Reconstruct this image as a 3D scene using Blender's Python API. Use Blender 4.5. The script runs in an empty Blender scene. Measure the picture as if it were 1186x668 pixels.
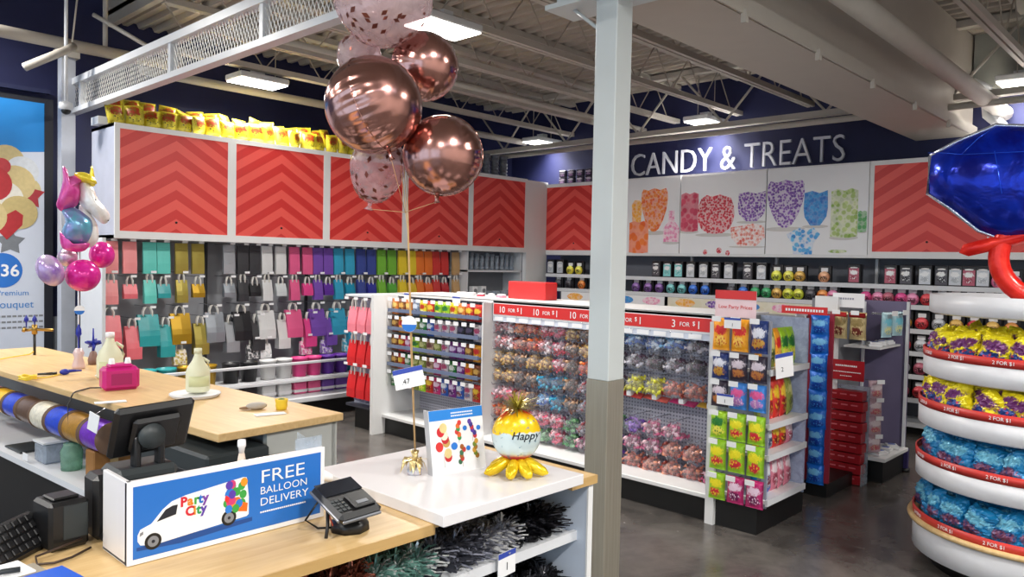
import bpy, math, random
from mathutils import Vector, Matrix
random.seed(7)
SC = bpy.context.scene
COL = SC.collection
PI = math.pi
sin, cos, R = math.sin, math.cos, math.radians
ORD = ['first', 'second', 'third', 'fourth', 'fifth', 'sixth', 'seventh', 'eighth', 'ninth', 'tenth',
       'eleventh', 'twelfth', 'thirteenth', 'fourteenth', 'fifteenth', 'sixteenth', 'seventeenth', 'eighteenth',
       'nineteenth', 'twentieth', 'twenty-first', 'twenty-second', 'twenty-third', 'twenty-fourth', 'twenty-fifth',
       'twenty-sixth', 'twenty-seventh', 'twenty-eighth', 'twenty-ninth', 'thirtieth']

# ------------------------------------------------------------------ camera
F, W, H = 891.0, 1186, 668
YAW, PITCH, ROLL, CZ = R(43.5), R(-1.9), R(1.2), 1.65
fw = Vector((cos(YAW)*cos(PITCH), sin(YAW)*cos(PITCH), sin(PITCH)))
r0 = Vector((sin(YAW), -cos(YAW), 0))
u0 = r0.cross(fw)
CR = cos(ROLL)*r0 + sin(ROLL)*u0
CU = -sin(ROLL)*r0 + cos(ROLL)*u0
cam = bpy.data.cameras.new('camera')
cam.sensor_width = 36; cam.lens = F/W*36; cam.clip_start = 0.02
co = bpy.data.objects.new('camera', cam)
m = Matrix((CR, CU, -fw)).transposed().to_4x4()
m.translation = Vector((0, 0, CZ))
co.matrix_world = m
COL.objects.link(co)
SC.camera = co

# ------------------------------------------------------------------ materials
MC = {}
def lin(c):
    return tuple((v/12.92 if v <= 0.04045 else ((v+0.055)/1.055)**2.4) for v in c)
def rgb(r, g, b):
    return lin((r/255, g/255, b/255)) + (1,)
def base_mat(name):
    mt = bpy.data.materials.new(name); mt.use_nodes = True
    nt = mt.node_tree
    return mt, nt, nt.nodes['Principled BSDF']
def setv(b, rough=0.5, metal=0.0, spec=0.5, coat=0):
    b.inputs['Roughness'].default_value = rough
    b.inputs['Metallic'].default_value = metal
    b.inputs['Specular IOR Level'].default_value = spec
    b.inputs['Coat Weight'].default_value = coat
def mixc(nt, fac, a, b):
    n = nt.nodes.new('ShaderNodeMix'); n.data_type = 'RGBA'
    for i, v in ((0, fac), (6, a), (7, b)):
        if hasattr(v, 'links'): nt.links.new(v, n.inputs[i])
        else: n.inputs[i].default_value = v
    return n.outputs[2]
def mth(nt, op, a, b=None, clamp=False):
    n = nt.nodes.new('ShaderNodeMath'); n.operation = op; n.use_clamp = clamp
    for i, v in ((0, a), (1, b)):
        if v is None: continue
        if hasattr(v, 'links'): nt.links.new(v, n.inputs[i])
        else: n.inputs[i].default_value = v
    return n.outputs[0]
def noise(nt, vec, scale, detail=2, rough=.5, dist=0):
    n = nt.nodes.new('ShaderNodeTexNoise')
    n.inputs['Scale'].default_value = scale; n.inputs['Detail'].default_value = detail
    n.inputs['Roughness'].default_value = rough; n.inputs['Distortion'].default_value = dist
    if vec is not None: nt.links.new(vec, n.inputs['Vector'])
    return n.outputs['Fac']
def coord(nt, kind='Object'):
    return nt.nodes.new('ShaderNodeTexCoord').outputs[kind]
def mapping(nt, vec, sc=(1, 1, 1), loc=(0, 0, 0)):
    n = nt.nodes.new('ShaderNodeMapping'); nt.links.new(vec, n.inputs['Vector'])
    n.inputs['Scale'].default_value = sc; n.inputs['Location'].default_value = loc
    return n.outputs[0]
def sep(nt, vec):
    n = nt.nodes.new('ShaderNodeSeparateXYZ'); nt.links.new(vec, n.inputs[0]); return n.outputs
def step(nt, v, a, b):
    n = nt.nodes.new('ShaderNodeMapRange'); n.inputs['From Min'].default_value = a; n.inputs['From Max'].default_value = b
    nt.links.new(v, n.inputs['Value']); return n.outputs[0]
def bump(nt, b, h, strength=.3, dist=.01):
    n = nt.nodes.new('ShaderNodeBump'); n.inputs['Strength'].default_value = strength; n.inputs['Distance'].default_value = dist
    nt.links.new(h, n.inputs['Height']); nt.links.new(n.outputs[0], b.inputs['Normal'])
def pm(name, col, rough=.5, metal=0.0, var=.06, scale=8, spec=.5, coat=0, bmp=0):
    """plain painted / moulded surface with faint procedural mottling"""
    if name in MC: return MC[name]
    mt, nt, b = base_mat(name); setv(b, rough, metal, spec, coat)
    c = rgb(*col)
    f = noise(nt, coord(nt), scale, 3)
    d = tuple(max(0, v*(1-2*var)) for v in c[:3])+(1,); l = tuple(min(1, v*(1+2*var)) for v in c[:3])+(1,)
    nt.links.new(mixc(nt, f, d, l), b.inputs['Base Color'])
    if bmp: bump(nt, b, noise(nt, coord(nt), scale*4, 3), bmp, .004)
    MC[name] = mt; return mt
def wood(name, c1, c2):
    if name in MC: return MC[name]
    mt, nt, b = base_mat(name); setv(b, .38)
    v = mapping(nt, coord(nt), (1.2, 14, 14))
    f = noise(nt, v, 3, 4, .6, .6)
    nt.links.new(mixc(nt, step(nt, f, .3, .7), rgb(*c1), rgb(*c2)), b.inputs['Base Color'])
    MC[name] = mt; return mt
def foil(name, col, rough=.28, metal=.75, c2=None, crinkle=.5, scale=18):
    if name in MC: return MC[name]
    mt, nt, b = base_mat(name); setv(b, rough, metal)
    v = coord(nt)
    f = noise(nt, v, scale, 3, .6, .4)
    nt.links.new(mixc(nt, step(nt, f, .35, .65), rgb(*col), rgb(*(c2 or tuple(min(255, int(x*1.15)) for x in col)))), b.inputs['Base Color'])
    bump(nt, b, f, crinkle, .012)
    MC[name] = mt; return mt
def wrap(name, base, logo, accent, third=None, rough=.32, metal=.15):
    """printed candy wrapper: a logo blot and picture patches on a coloured film"""
    if name in MC: return MC[name]
    mt, nt, b = base_mat(name); setv(b, rough, metal)
    g = coord(nt, 'Generated'); s = sep(nt, g)
    oi = nt.nodes.new('ShaderNodeObjectInfo').outputs['Random']
    mp = nt.nodes.new('ShaderNodeVectorMath'); mp.operation = 'ADD'
    nt.links.new(g, mp.inputs[0])
    cx = nt.nodes.new('ShaderNodeCombineXYZ'); nt.links.new(mth(nt, 'MULTIPLY', oi, 1.3), cx.inputs[0]); nt.links.new(oi, cx.inputs[2])
    nt.links.new(cx.outputs[0], mp.inputs[1])
    nz = noise(nt, mp.outputs[0], 8, 4, .6, .8)
    # upper logo ellipse, lower picture ellipse
    def ell(cx_, cz_, rx, rz):
        a = mth(nt, 'DIVIDE', mth(nt, 'SUBTRACT', s[0], cx_), rx); c = mth(nt, 'DIVIDE', mth(nt, 'SUBTRACT', s[2], cz_), rz)
        d = mth(nt, 'ADD', mth(nt, 'MULTIPLY', a, a), mth(nt, 'MULTIPLY', c, c))
        d = mth(nt, 'ADD', d, mth(nt, 'MULTIPLY', nz, 3.4))
        return step(nt, d, 2.3, 2.75)
    vo = nt.nodes.new('ShaderNodeTexVoronoi'); vo.inputs['Scale'].default_value = 9; nt.links.new(mp.outputs[0], vo.inputs['Vector'])
    pic = mixc(nt, step(nt, vo.outputs['Distance'], .25, .45), rgb(*(third or logo)), rgb(*accent))
    c = mixc(nt, ell(.5, .63, .42, .17), rgb(*logo), rgb(*base))
    c = mixc(nt, ell(.5, .3, .36, .17), pic, c)
    nt.links.new(c, b.inputs['Base Color'])
    bump(nt, b, noise(nt, g, 9, 3, .6, .5), .35, .01)
    MC[name] = mt; return mt
def clear(name, tint=(235, 240, 245), alpha=.16, rough=.12):
    if name in MC: return MC[name]
    mt, nt, b = base_mat(name); setv(b, rough, 0)
    b.inputs['Base Color'].default_value = rgb(*tint)
    f = noise(nt, coord(nt), 22, 3, .6, .6)
    bump(nt, b, f, .5, .01)
    tr = nt.nodes.new('ShaderNodeBsdfTransparent'); tr.inputs[0].default_value = rgb(*tint)
    mx = nt.nodes.new('ShaderNodeMixShader')
    nt.links.new(mth(nt, 'ADD', mth(nt, 'MULTIPLY', f, alpha), alpha*.5), mx.inputs[0])
    nt.links.new(tr.outputs[0], mx.inputs[1]); nt.links.new(b.outputs[0], mx.inputs[2])
    nt.links.new(mx.outputs[0], nt.nodes['Material Output'].inputs['Surface'])
    MC[name] = mt; return mt
def emit(name, col, strength):
    if name in MC: return MC[name]
    mt = bpy.data.materials.new(name); mt.use_nodes = True; nt = mt.node_tree
    e = nt.nodes.new('ShaderNodeEmission'); e.inputs[0].default_value = rgb(*col); e.inputs[1].default_value = strength
    nt.links.new(e.outputs[0], nt.nodes['Material Output'].inputs['Surface'])
    MC[name] = mt; return mt

WHITE = pm('white_paint', (226, 226, 226), .42, var=.015)
WMET = pm('white_metal', (214, 216, 220), .35, var=.02)
GREY = pm('grey_board', (128, 130, 136), .6)
PEG = pm('grey_pegboard', (158, 160, 166), .6)
BLACK = pm('black_plastic', (18, 18, 20), .38, var=.1)
KICK = pm('black_kick', (14, 14, 15), .45, var=.1)
DGREY = pm('dark_grey_plastic', (44, 50, 52), .45)
NAVY = pm('navy_wall_paint', (16, 22, 66), .65)
CEIL = pm('ceiling_paint', (172, 162, 150), .7, var=.03)
BEAM = pm('ceiling_steel_paint', (184, 177, 167), .6, var=.03)
MAPLE = wood('maple_laminate', (204, 168, 114), (220, 188, 136))
MAPLE_E = wood('maple_edge', (184, 148, 92), (198, 162, 106))
CHROME = pm('chrome', (200, 200, 205), .2, .9)
RED = pm('red_sign', (206, 44, 44), .4, var=.03)
DRED = pm('dark_red_box', (168, 22, 34), .38, var=.05)
SIGNW = pm('sign_white', (238, 238, 240), .5, var=.01)
SIGNB = pm('sign_blue', (36, 110, 196), .4, var=.02)
TAGB = pm('tag_blue', (52, 74, 168), .45, var=.02)
INK = pm('ink_black', (28, 30, 40), .6)

# ------------------------------------------------------------------ mesh builder
class MB:
    def __init__(s): s.v = []; s.f = []; s.m = []; s.s = []; s.mats = []
    def mi(s, mat):
        if mat not in s.mats: s.mats.append(mat)
        return s.mats.index(mat)
    def add(s, vs, fs, mat, smooth=False):
        o = len(s.v); s.v += [tuple(v) for v in vs]; i = s.mi(mat)
        for f in fs: s.f.append([o+k for k in f]); s.m.append(i); s.s.append(smooth)
        return s
    def box(s, a, b, mat, bev=0):
        (x0, y0, z0), (x1, y1, z1) = [min(p, q) for p, q in zip(a, b)], [max(p, q) for p, q in zip(a, b)]
        if bev <= 0:
            vs = [(x, y, z) for x in (x0, x1) for y in (y0, y1) for z in (z0, z1)]
            return s.add(vs, [(0, 1, 3, 2), (4, 6, 7, 5), (0, 4, 5, 1), (2, 3, 7, 6), (0, 2, 6, 4), (1, 5, 7, 3)], mat)
        e = min(bev, (x1-x0)*.45, (y1-y0)*.45, (z1-z0)*.45)
        vs = []; idx = {}
        for ix, (x, sx) in enumerate(((x0, 1), (x1, -1))):
            for iy, (y, sy) in enumerate(((y0, 1), (y1, -1))):
                for iz, (z, sz) in enumerate(((z0, 1), (z1, -1))):
                    for k, p in enumerate(((x, y+sy*e, z+sz*e), (x+sx*e, y, z+sz*e), (x+sx*e, y+sy*e, z))):
                        idx[(ix, iy, iz, k)] = len(vs); vs.append(p)
        q = lambda *a: [idx[t] for t in a]
        fs = []
        for i in (0, 1):
            fs.append(q((i, 0, 0, 0), (i, 1, 0, 0), (i, 1, 1, 0), (i, 0, 1, 0)))
            fs.append(q((0, i, 0, 1), (1, i, 0, 1), (1, i, 1, 1), (0, i, 1, 1)))
            fs.append(q((0, 0, i, 2), (1, 0, i, 2), (1, 1, i, 2), (0, 1, i, 2)))
            for j in (0, 1):
                fs.append(q((i, j, 0, 0), (i, j, 1, 0), (i, j, 1, 1), (i, j, 0, 1)))
                fs.append(q((i, 0, j, 0), (i, 1, j, 0), (i, 1, j, 2), (i, 0, j, 2)))
                fs.append(q((0, i, j, 1), (1, i, j, 1), (1, i, j, 2), (0, i, j, 2)))
                for k in (0, 1): fs.append(q((i, j, k, 0), (i, j, k, 1), (i, j, k, 2)))
        return s.add(vs, fs, mat)
    def tube(s, pts, r, mat, n=8, cap=True, smooth=True):
        pts = [Vector(p) for p in pts]; rs = r if isinstance(r, (list, tuple)) else [r]*len(pts)
        vs = []; up = None
        for i, p in enumerate(pts):
            d = (pts[min(i+1, len(pts)-1)]-pts[max(i-1, 0)])
            d = d.normalized() if d.length > 0 else Vector((0, 0, 1))
            if up is None: up = Vector((0, 0, 1)) if abs(d.z) < .9 else Vector((1, 0, 0))
            a = d.cross(up).normalized(); b = d.cross(a).normalized(); up = -b if False else up
            for k in range(n):
                t = 2*PI*k/n; vs.append(p+(a*cos(t)+b*sin(t))*rs[i])
        fs = []
        for i in range(len(pts)-1):
            for k in range(n): fs.append((i*n+k, i*n+(k+1) % n, (i+1)*n+(k+1) % n, (i+1)*n+k))
        if cap: fs += [tuple(range(n-1, -1, -1)), tuple(range((len(pts)-1)*n, len(pts)*n))]
        return s.add(vs, fs, mat, smooth)
    def lathe(s, prof, mat, c=(0, 0, 0), n=24, axis='z', smooth=True, a0=0, a1=2*PI, close=True):
        """prof: list of (radius, height)"""
        vs = []; full = abs(a1-a0-2*PI) < 1e-6; m_ = n if full else n+1
        for (r, h) in prof:
            for k in range(m_):
                t = a0+(a1-a0)*k/n; p = (r*cos(t), r*sin(t), h)
                if axis == 'y': p = (p[0], p[2], p[1])
                if axis == 'x': p = (p[2], p[0], p[1])
                vs.append((c[0]+p[0], c[1]+p[1], c[2]+p[2]))
        fs = []
        for i in range(len(prof)-1):
            for k in range(n): fs.append((i*m_+k, i*m_+(k+1) % m_, (i+1)*m_+(k+1) % m_, (i+1)*m_+k))
        return s.add(vs, fs, mat, smooth)
    def sphere(s, c, r, mat, n=16, k=10, smooth=True):
        rr = r if isinstance(r, (tuple, list)) else (r, r, r)
        vs = []; fs = []
        for i in range(k+1):
            a = PI*i/k
            for j in range(n):
                b = 2*PI*j/n; vs.append((c[0]+rr[0]*sin(a)*cos(b), c[1]+rr[1]*sin(a)*sin(b), c[2]+rr[2]*cos(a)))
        for i in range(k):
            for j in range(n): fs.append((i*n+j, (i+1)*n+j, (i+1)*n+(j+1) % n, i*n+(j+1) % n))
        return s.add(vs, fs, mat, smooth)
    def prism(s, poly, fr, mat, t=.002, off=0):
        """poly in the plane fr=(origin,u,v), raised off..off+t along the normal u x v"""
        o, u, v = fr; nn = Vector(u).cross(Vector(v)).normalized(); o = Vector(o); u = Vector(u); v = Vector(v)
        a = [o+u*x+v*y+nn*off for x, y in poly]; b = [p+nn*t for p in a]; n = len(poly)
        return s.add(a+b, [tuple(range(n-1, -1, -1)), tuple(range(n, 2*n))]+[(i, (i+1) % n, n+(i+1) % n, n+i) for i in range(n)], mat)
    def text(s, txt, fr, size, mat, off=.001, ext=.001, xs=1, space=1.0, align='LEFT', bold=0):
        o, u, v = fr; o = Vector(o); u = Vector(u); v = Vector(v); nn = u.cross(v).normalized()
        cu = bpy.data.curves.new('t', 'FONT'); cu.body = txt; cu.size = size; cu.extrude = ext/2; cu.align_x = align
        cu.space_character = space; cu.offset = bold; cu.resolution_u = 3
        ob = bpy.data.objects.new('t', cu); COL.objects.link(ob)
        bpy.context.view_layer.update()
        me = bpy.data.meshes.new_from_object(ob.evaluated_get(bpy.context.evaluated_depsgraph_get()))
        vs = [o+u*(p.co.x*xs)+v*p.co.y+nn*(off+ext/2+p.co.z) for p in me.vertices]
        fs = [tuple(p.vertices) for p in me.polygons]
        bpy.data.objects.remove(ob); bpy.data.meshes.remove(me); bpy.data.curves.remove(cu)
        return s.add(vs, fs, mat)
    def xf(s, M):
        s.v = [tuple(M @ Vector(p)) for p in s.v]; return s
    def mesh(s, name):
        me = bpy.data.meshes.new(name); me.from_pydata(s.v, [], s.f)
        for mt in s.mats: me.materials.append(mt)
        me.polygons.foreach_set('material_index', s.m); me.polygons.foreach_set('use_smooth', s.s)
        me.update(); return me
    def build(s, name, parent=None, loc=None, rot=None, sub=0, kind=None):
        o = bpy.data.objects.new(name, s.mesh(name)); COL.objects.link(o)
        if parent: o.parent = parent
        if loc: o.location = loc
        if rot: o.rotation_euler = rot
        if sub:
            md = o.modifiers.new('s', 'SUBSURF'); md.levels = sub; md.render_levels = sub
        if kind: o['kind'] = kind
        return o
def tag(o, label, cat, group=None, kind=None):
    o['label'] = label; o['category'] = cat
    if group: o['group'] = group
    if kind: o['kind'] = kind
    return o
def empty(name, loc, label=None, cat=None, group=None, rz=0, rot=None):
    o = bpy.data.objects.new(name, None); COL.objects.link(o); o.location = loc
    o.rotation_euler = rot or (0, 0, rz); o.empty_display_size = .05
    if label: tag(o, label, cat, group)
    return o
def st(o): o['kind'] = 'structure'; return o
def dup(src, loc, rot=None, label=None, group=None, scale=None, mats=None):
    """copy a thing with its parts (and theirs); mats: {part name: material}"""
    def stem(n): return n.rsplit('.', 1)[0] if n[-3:].isdigit() and '.' in n else n
    def rec(o, par):
        c = o.copy(); COL.objects.link(c)
        if par is not None: c.parent = par
        if mats and o.type == 'MESH' and stem(o.name) in mats:
            c.material_slots[0].link = 'OBJECT'; c.material_slots[0].material = mats[stem(o.name)]
        for ch in KIDS.get(o.name, ()): rec(ch, c)
        return c
    KIDS = {}
    def walk(o):
        KIDS[o.name] = list(o.children)
        for k in o.children: walk(k)
    walk(src)
    c = rec(src, None); c.location = loc
    if rot is not None: c.rotation_euler = rot
    if scale: c.scale = (scale,)*3 if not isinstance(scale, (tuple, list)) else scale
    if label: c['label'] = label
    if group: c['group'] = group
    return c

# frames for flat graphics: facing -Y (u=+X) and facing -X (u=-Y)
def frS(x, y, z): return ((x, y, z), (1, 0, 0), (0, 0, 1))
def frW(x, y, z): return ((x, y, z), (0, -1, 0), (0, 0, 1))
def rect(x0, y0, x1, y1): return [(x0, y0), (x1, y0), (x1, y1), (x0, y1)]
def oval(cx, cy, rx, ry, n=16, a=0): return [(cx+rx*cos(a+2*PI*i/n), cy+ry*sin(a+2*PI*i/n)) for i in range(n)]
# ================================================================== THE ROOM
mt, nt, b = base_mat('polished_concrete'); setv(b, .2, 0, .5)
v = coord(nt)
f1 = noise(nt, v, .9, 6, .62, .8); f2 = noise(nt, v, 5, 5, .6, .4)
c = mixc(nt, step(nt, f1, .35, .68), rgb(50, 47, 46), rgb(98, 93, 89))
c = mixc(nt, mth(nt, 'MULTIPLY', step(nt, f2, .4, .75), .45), c, rgb(118, 112, 106))
nt.links.new(c, b.inputs['Base Color'])
nt.links.new(mth(nt, 'ADD', mth(nt, 'MULTIPLY', f2, .22), .12), b.inputs['Roughness'])
CONC = mt
fl = MB(); fl.box((-4, -3.5, -.1), (9.2, 8.7, 0), CONC); st(fl.build('floor'))
WX, WY = 9.0, 8.6
LGW = pm('lower_wall_grey', (120, 124, 132), .6)
w = MB(); w.box((-4, WY, 0), (9.2, WY+.12, 5.2), NAVY); st(w.build('wall_north'))
w = MB(); w.box((-4, WY-.02, 0), (4.0, WY, 1.02), LGW); st(w.build('trim_1'))
w = MB(); w.box((WX, -3.5, 0), (WX+.12, WY, 4.4), NAVY); st(w.build('wall_east'))
w = MB(); w.box((-4, -3.6, 0), (9.12, -3.5, 4.4), pm('warm_white_wall', (205, 203, 198), .6)); st(w.build('wall_south'))
# west storefront: piers and header around three windows
w = MB(); ww = pm('warm_white_wall', (205, 203, 198), .6)
w.box((-4.12, -3.5, 3.0), (-4, 8.6, 5.2), ww); w.box((-4.12, -3.5, 0), (-4, 8.6, .4), ww)
for y in (-3.5, .4, 4.3, 8.2): w.box((-4.12, y, .4), (-4, y+.4, 3.0), ww)
st(w.build('wall_west'))
GL = clear('window_glass', (235, 245, 250), .06, .03)
for i, y in enumerate((-3.1, .8, 4.7)):
    w = MB()
    for yy in (y, y+1.72, y+3.44): w.box((-4.09, yy, .4), (-4.03, yy+.06, 3.0), DGREY)
    w.box((-4.09, y, .4), (-4.03, y+3.5, .46), DGREY); w.box((-4.09, y, 2.94), (-4.03, y+3.5, 3.0), DGREY)
    o = st(w.build('window_%d' % (i+1)))
    g = MB(); g.box((-4.065, y+.05, .45), (-4.055, y+3.45, 2.95), GL); g.build('pane', o)
# corrugated roof deck, ribs running along Y
def deck(name, x0, x1, z, y0=-3.5, y1=8.6, p=.16, mat=CEIL):
    vs = []; fs = []; x = x0; prof = []
    while x < x1:
        for dx, dz in ((0, 0), (.05, 0), (.075, .045), (.135, .045)):
            prof.append((min(x+dx, x1), z+dz))
        x += p
    for (px_, pz) in prof: vs += [(px_, y0, pz), (px_, y1, pz)]
    for i in range(len(prof)-1): fs.append((2*i, 2*i+1, 2*i+3, 2*i+2))
    d = MB(); d.add(vs, fs, mat); d.box((x0, y0, z+.05), (x1, y1, z+.1), mat)
    return st(d.build(name))
deck('ceiling', 2.9, 9.12, 4.05)
deck('ceiling', -4.1, 2.9, 5.1, p=.32, mat=CEIL)
w = MB(); w.box((2.9, -3.5, 4.0), (2.96, 8.6, 5.2), CEIL); st(w.build('trim_2'))

# open-web joists along X, each with its chords and web
def joist(y, x0, x1, zt, zb, label):
    t = empty('roof_joist', (0, 0, 0), label, 'joist', 'roof joists under the deck')
    c_ = MB(); c_.box((x0, y-.05, zt-.06), (x1, y+.05, zt), BEAM); c_.build('top_chord', t)
    c_ = MB(); c_.box((x0, y-.045, zb), (x1, y-.008, zb+.055), BEAM); c_.box((x0, y+.008, zb), (x1, y+.045, zb+.055), BEAM); c_.build('bottom_chord', t)
    w_ = MB(); x = x0; k = 0; pts = []
    while x <= x1: pts.append((x, y, zt-.04 if k % 2 == 0 else zb+.03)); x += .34; k += 1
    for a, b_ in zip(pts, pts[1:]): w_.tube([a, b_], .007, CEIL, 5)
    w_.build('web', t)
for i, y in enumerate((-1.0, .4, 1.5, 2.85, 3.75, 4.65, 5.55, 6.45, 7.35)):
    joist(y, 2.97, 8.98, 4.05, 3.55, 'pale open-web roof joist, %s from the navy wall behind the chevron cabinets' % ORD[8-i])
# girder truss along Y at the east end + two pipes
t = empty('girder_truss', (0, 0, 0), 'pale steel girder truss hanging above the candy wall lettering', 'truss')
g = MB(); g.box((8.25, -3.4, 3.29), (8.35, 8.5, 3.35), BEAM); g.build('bottom_chord', t)
g = MB(); g.box((8.25, -3.4, 3.97), (8.35, 8.5, 4.035), BEAM); g.build('top_chord', t)
g = MB(); y = -3.3; k = 0
while y < 8.2: g.tube([(8.3, y, 3.34 if k % 2 else 4.0), (8.3, y+.6, 4.0 if k % 2 else 3.34)], .014, BEAM, 6); y += .6; k += 1
g.build('web', t)
def pipe(name, pts, r, label, cat='pipe', mat=BEAM, group=None, clamps=()):
    t = empty(name, pts[0], label, cat, group); o = Vector(pts[0])
    g = MB(); g.tube([Vector(p)-o for p in pts], r, mat, 12); g.build('run', t)
    for c_ in clamps:
        q = Vector(c_)-o; k = MB(); k.tube([q+Vector((-.03, 0, 0)), q+Vector((.03, 0, 0))], r*1.35, mat, 12); k.box(q+Vector((-.012, -.012, 0)), q+Vector((.012, .012, .9)), mat); k.build('hanger', t)
    return t
pipe('sprinkler_pipe', [(8.1, -3.4, 3.2), (8.1, 8.5, 3.2)], .032, 'thin white pipe running above the candy wall, lower of two lines')
pipe('sprinkler_pipe', [(2.97, 1.78, 3.3), (8.95, 1.78, 3.24)], .075, 'thick grey white pipe running along the right side of the bulkhead')
pipe('sprinkler_pipe', [(3.0, 3.35, 3.5), (8.9, 3.35, 3.5)], .03, 'thin white pipe between joists left of the bulkhead')
pipe('sprinkler_pipe', [(3.0, 6.0, 3.5), (8.9, 6.0, 3.5)], .03, 'thin white pipe between joists beyond the rose gold balloons')
pipe('roof_beam', [(-2, 7.8, 3.56), (3.3, 7.8, 3.54)], .055, 'white round roof beam crossing above the left post', 'beam')
pipe('roof_beam', [(3.0, 7.95, 3.47), (8.6, 7.95, 3.47)], .045, 'white round beam above the yellow bags and red cabinets', 'beam')
# bulkhead
BULK = pm('bulkhead_paint', (188, 180, 170), .6, var=.02)
w = MB(); w.box((3.2, 2.07, 3.05), (8.99, 2.6, 4.04), BULK); o = tag(w.build('bulkhead'), 'long boxed bulkhead running from the column to the candy wall', 'bulkhead', kind='structure')
w = MB(); w.box((3.3, 2.02, 3.1), (8.98, 2.068, 3.13), BEAM)
w.box((3.3, 2.02, 3.03), (8.98, 2.03, 3.1), BEAM)
for x in (3.9, 4.9, 5.9, 6.9, 7.9): w.box((x, 2.0, 2.98), (x+.03, 2.03, 3.05), BEAM)
tag(w.build('lighting_track'), 'white metal track with clips along the bulkhead edge', 'track')
# duct elbow far right
t = empty('duct_pipe', (8.7, 1.9, 3.4), 'white elbow pipe by the navy wall above the far right red cabinet', 'pipe')
g = MB(); g.tube([(0, .5, .12), (0, .1, .12), (0, 0, .06), (0, -.03, -.2), (0, -.2, -.38), (0, -.5, -.4)], .055, WMET, 12); g.build('elbow', t)
g = MB(); g.tube([(0, .25, .12), (0, .25, .64)], .03, WMET, 8); g.build('hanger', t)
w = MB(); w.box((7.7, -3.4, 3.55), (7.8, 1.35, 3.62), BEAM); w.box((7.74, 1.25, 3.6), (7.78, 1.3, 4.04), BEAM)
tag(w.build('roof_beam'), 'horizontal pale beam at the far top right', 'beam')
w = MB(); w.box((8.86, -3.4, 3.45), (8.98, 2.05, 4.04), pm('grey_green_panel', (150, 152, 146), .6)); o = st(w.build('trim_3'))

# mesh-sided beam along Y
t = empty('mesh_beam', (2.5, 0, 3.0), 'long white beam with diamond mesh side running up to the top', 'beam')
g = MB()
g.box((-.04, 1.9, 0), (.04, 8.45, .045), WMET); g.box((-.04, 1.9, .27), (.04, 8.45, .33), WMET); g.build('rails', t)
g = MB()
for y in (1.95, 3.2, 4.6, 6.0, 8.02, 8.42): g.box((-.03, y-.022, .045), (.025, y+.022, .27), WMET)
g.build('upright_frame', t)
g = MB(); y = 1.9; MESHM = pm('mesh_metal', (206, 204, 200), .5, .2)
while y < 8.35:
    g.add([(-.01, y, .045), (-.01, y+.011, .045), (-.01, y+.135, .27), (-.01, y+.124, .27)], [(0, 1, 2, 3)], MESHM)
    g.add([(.01, y+.124, .045), (.01, y+.135, .045), (.01, y+.011, .27), (.01, y, .27)], [(0, 1, 2, 3)], MESHM)
    y += .042
g.build('diamond_mesh', t)
# left post, pole, tube
w = MB(); w.box((2.37, 8.2, 0), (2.49, 8.32, 3.6), pm('post_paint', (176, 180, 190), .5)); w.box((2.34, 8.17, 3.52), (2.52, 8.35, 3.6), BEAM)
tag(w.build('wall_post'), 'slim pale grey square post beside the balloon poster', 'post', kind='structure')
t = empty('hanging_camera', (2.26, 7.7, 2.95), 'dark ceiling camera on a thin pole beside the left post', 'camera')
g = MB(); g.tube([(0, 0, .04), (0, 0, 2.15)], .016, WMET, 8); g.tube([(.05, 0, .6), (.1, 0, 1.1), (.02, 0, 2.1)], .008, BEAM, 6); g.build('pole', t)
g = MB(); g.lathe([(.02, .06), (.055, .05), (.06, .0), (.03, -.02)], WMET); g.build('mount', t)
g = MB(); g.sphere((0, 0, -.02), (.04, .04, .035), BLACK); g.build('dome', t)
pipe('light_tube', [(1.91, 7.6, 3.23), (2.235, 7.6, 3.445), (2.33, 7.74, 3.52)], .035, 'short white tube fixture slanting off the beam at left', 'light')
pipe('bracing_rod', [(2.5, 7.75, 3.85), (3.1, 7.2, 3.4), (3.1, 7.35, 3.58)], .02, 'thin white diagonal brace rod above the mesh beam', 'rod')
pipe('bracing_rod', [(2.62, 7.8, 5.12), (2.62, 7.8, 3.57)], .022, 'vertical white rod standing on the left roof beam', 'rod')

# column in three parts
t = empty('store_column', (3.165, 2.335, 0), 'tall square column, white above and brushed steel below', 'column')
t['kind'] = 'structure'
COLP = pm('column_paint', (206, 212, 212), .42, var=.015)
g = MB(); g.box((-.066, -.066, 1.07), (.066, .066, 3.02), COLP, .004); g.build('painted_shaft', t)
mt, nt, b = base_mat('brushed_steel'); setv(b, .36, .45)
nt.links.new(mixc(nt, noise(nt, mapping(nt, coord(nt), (40, 40, 1)), 3, 3), rgb(150, 144, 130), rgb(182, 176, 162)), b.inputs['Base Color'])
STEEL = mt
g = MB(); g.box((-.069, -.069, 0), (.069, .069, 1.07), STEEL, .003); g.build('steel_cladding', t)
g = MB(); g.box((-.12, -.36, 2.97), (.12, .36, 2.995), COLP); g.box((-.025, -.36, 2.995), (.025, .36, 3.16), COLP); g.box((-.12, -.36, 3.16), (.12, .36, 3.185), COLP); g.box((-.1, -.1, 3.0), (.1, .1, 4.05), COLP)
g.tube([(-.02, .25, 2.98), (-.04, .07, 2.84)], .01, COLP, 6)
g.build('beam_seat', t)

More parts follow.
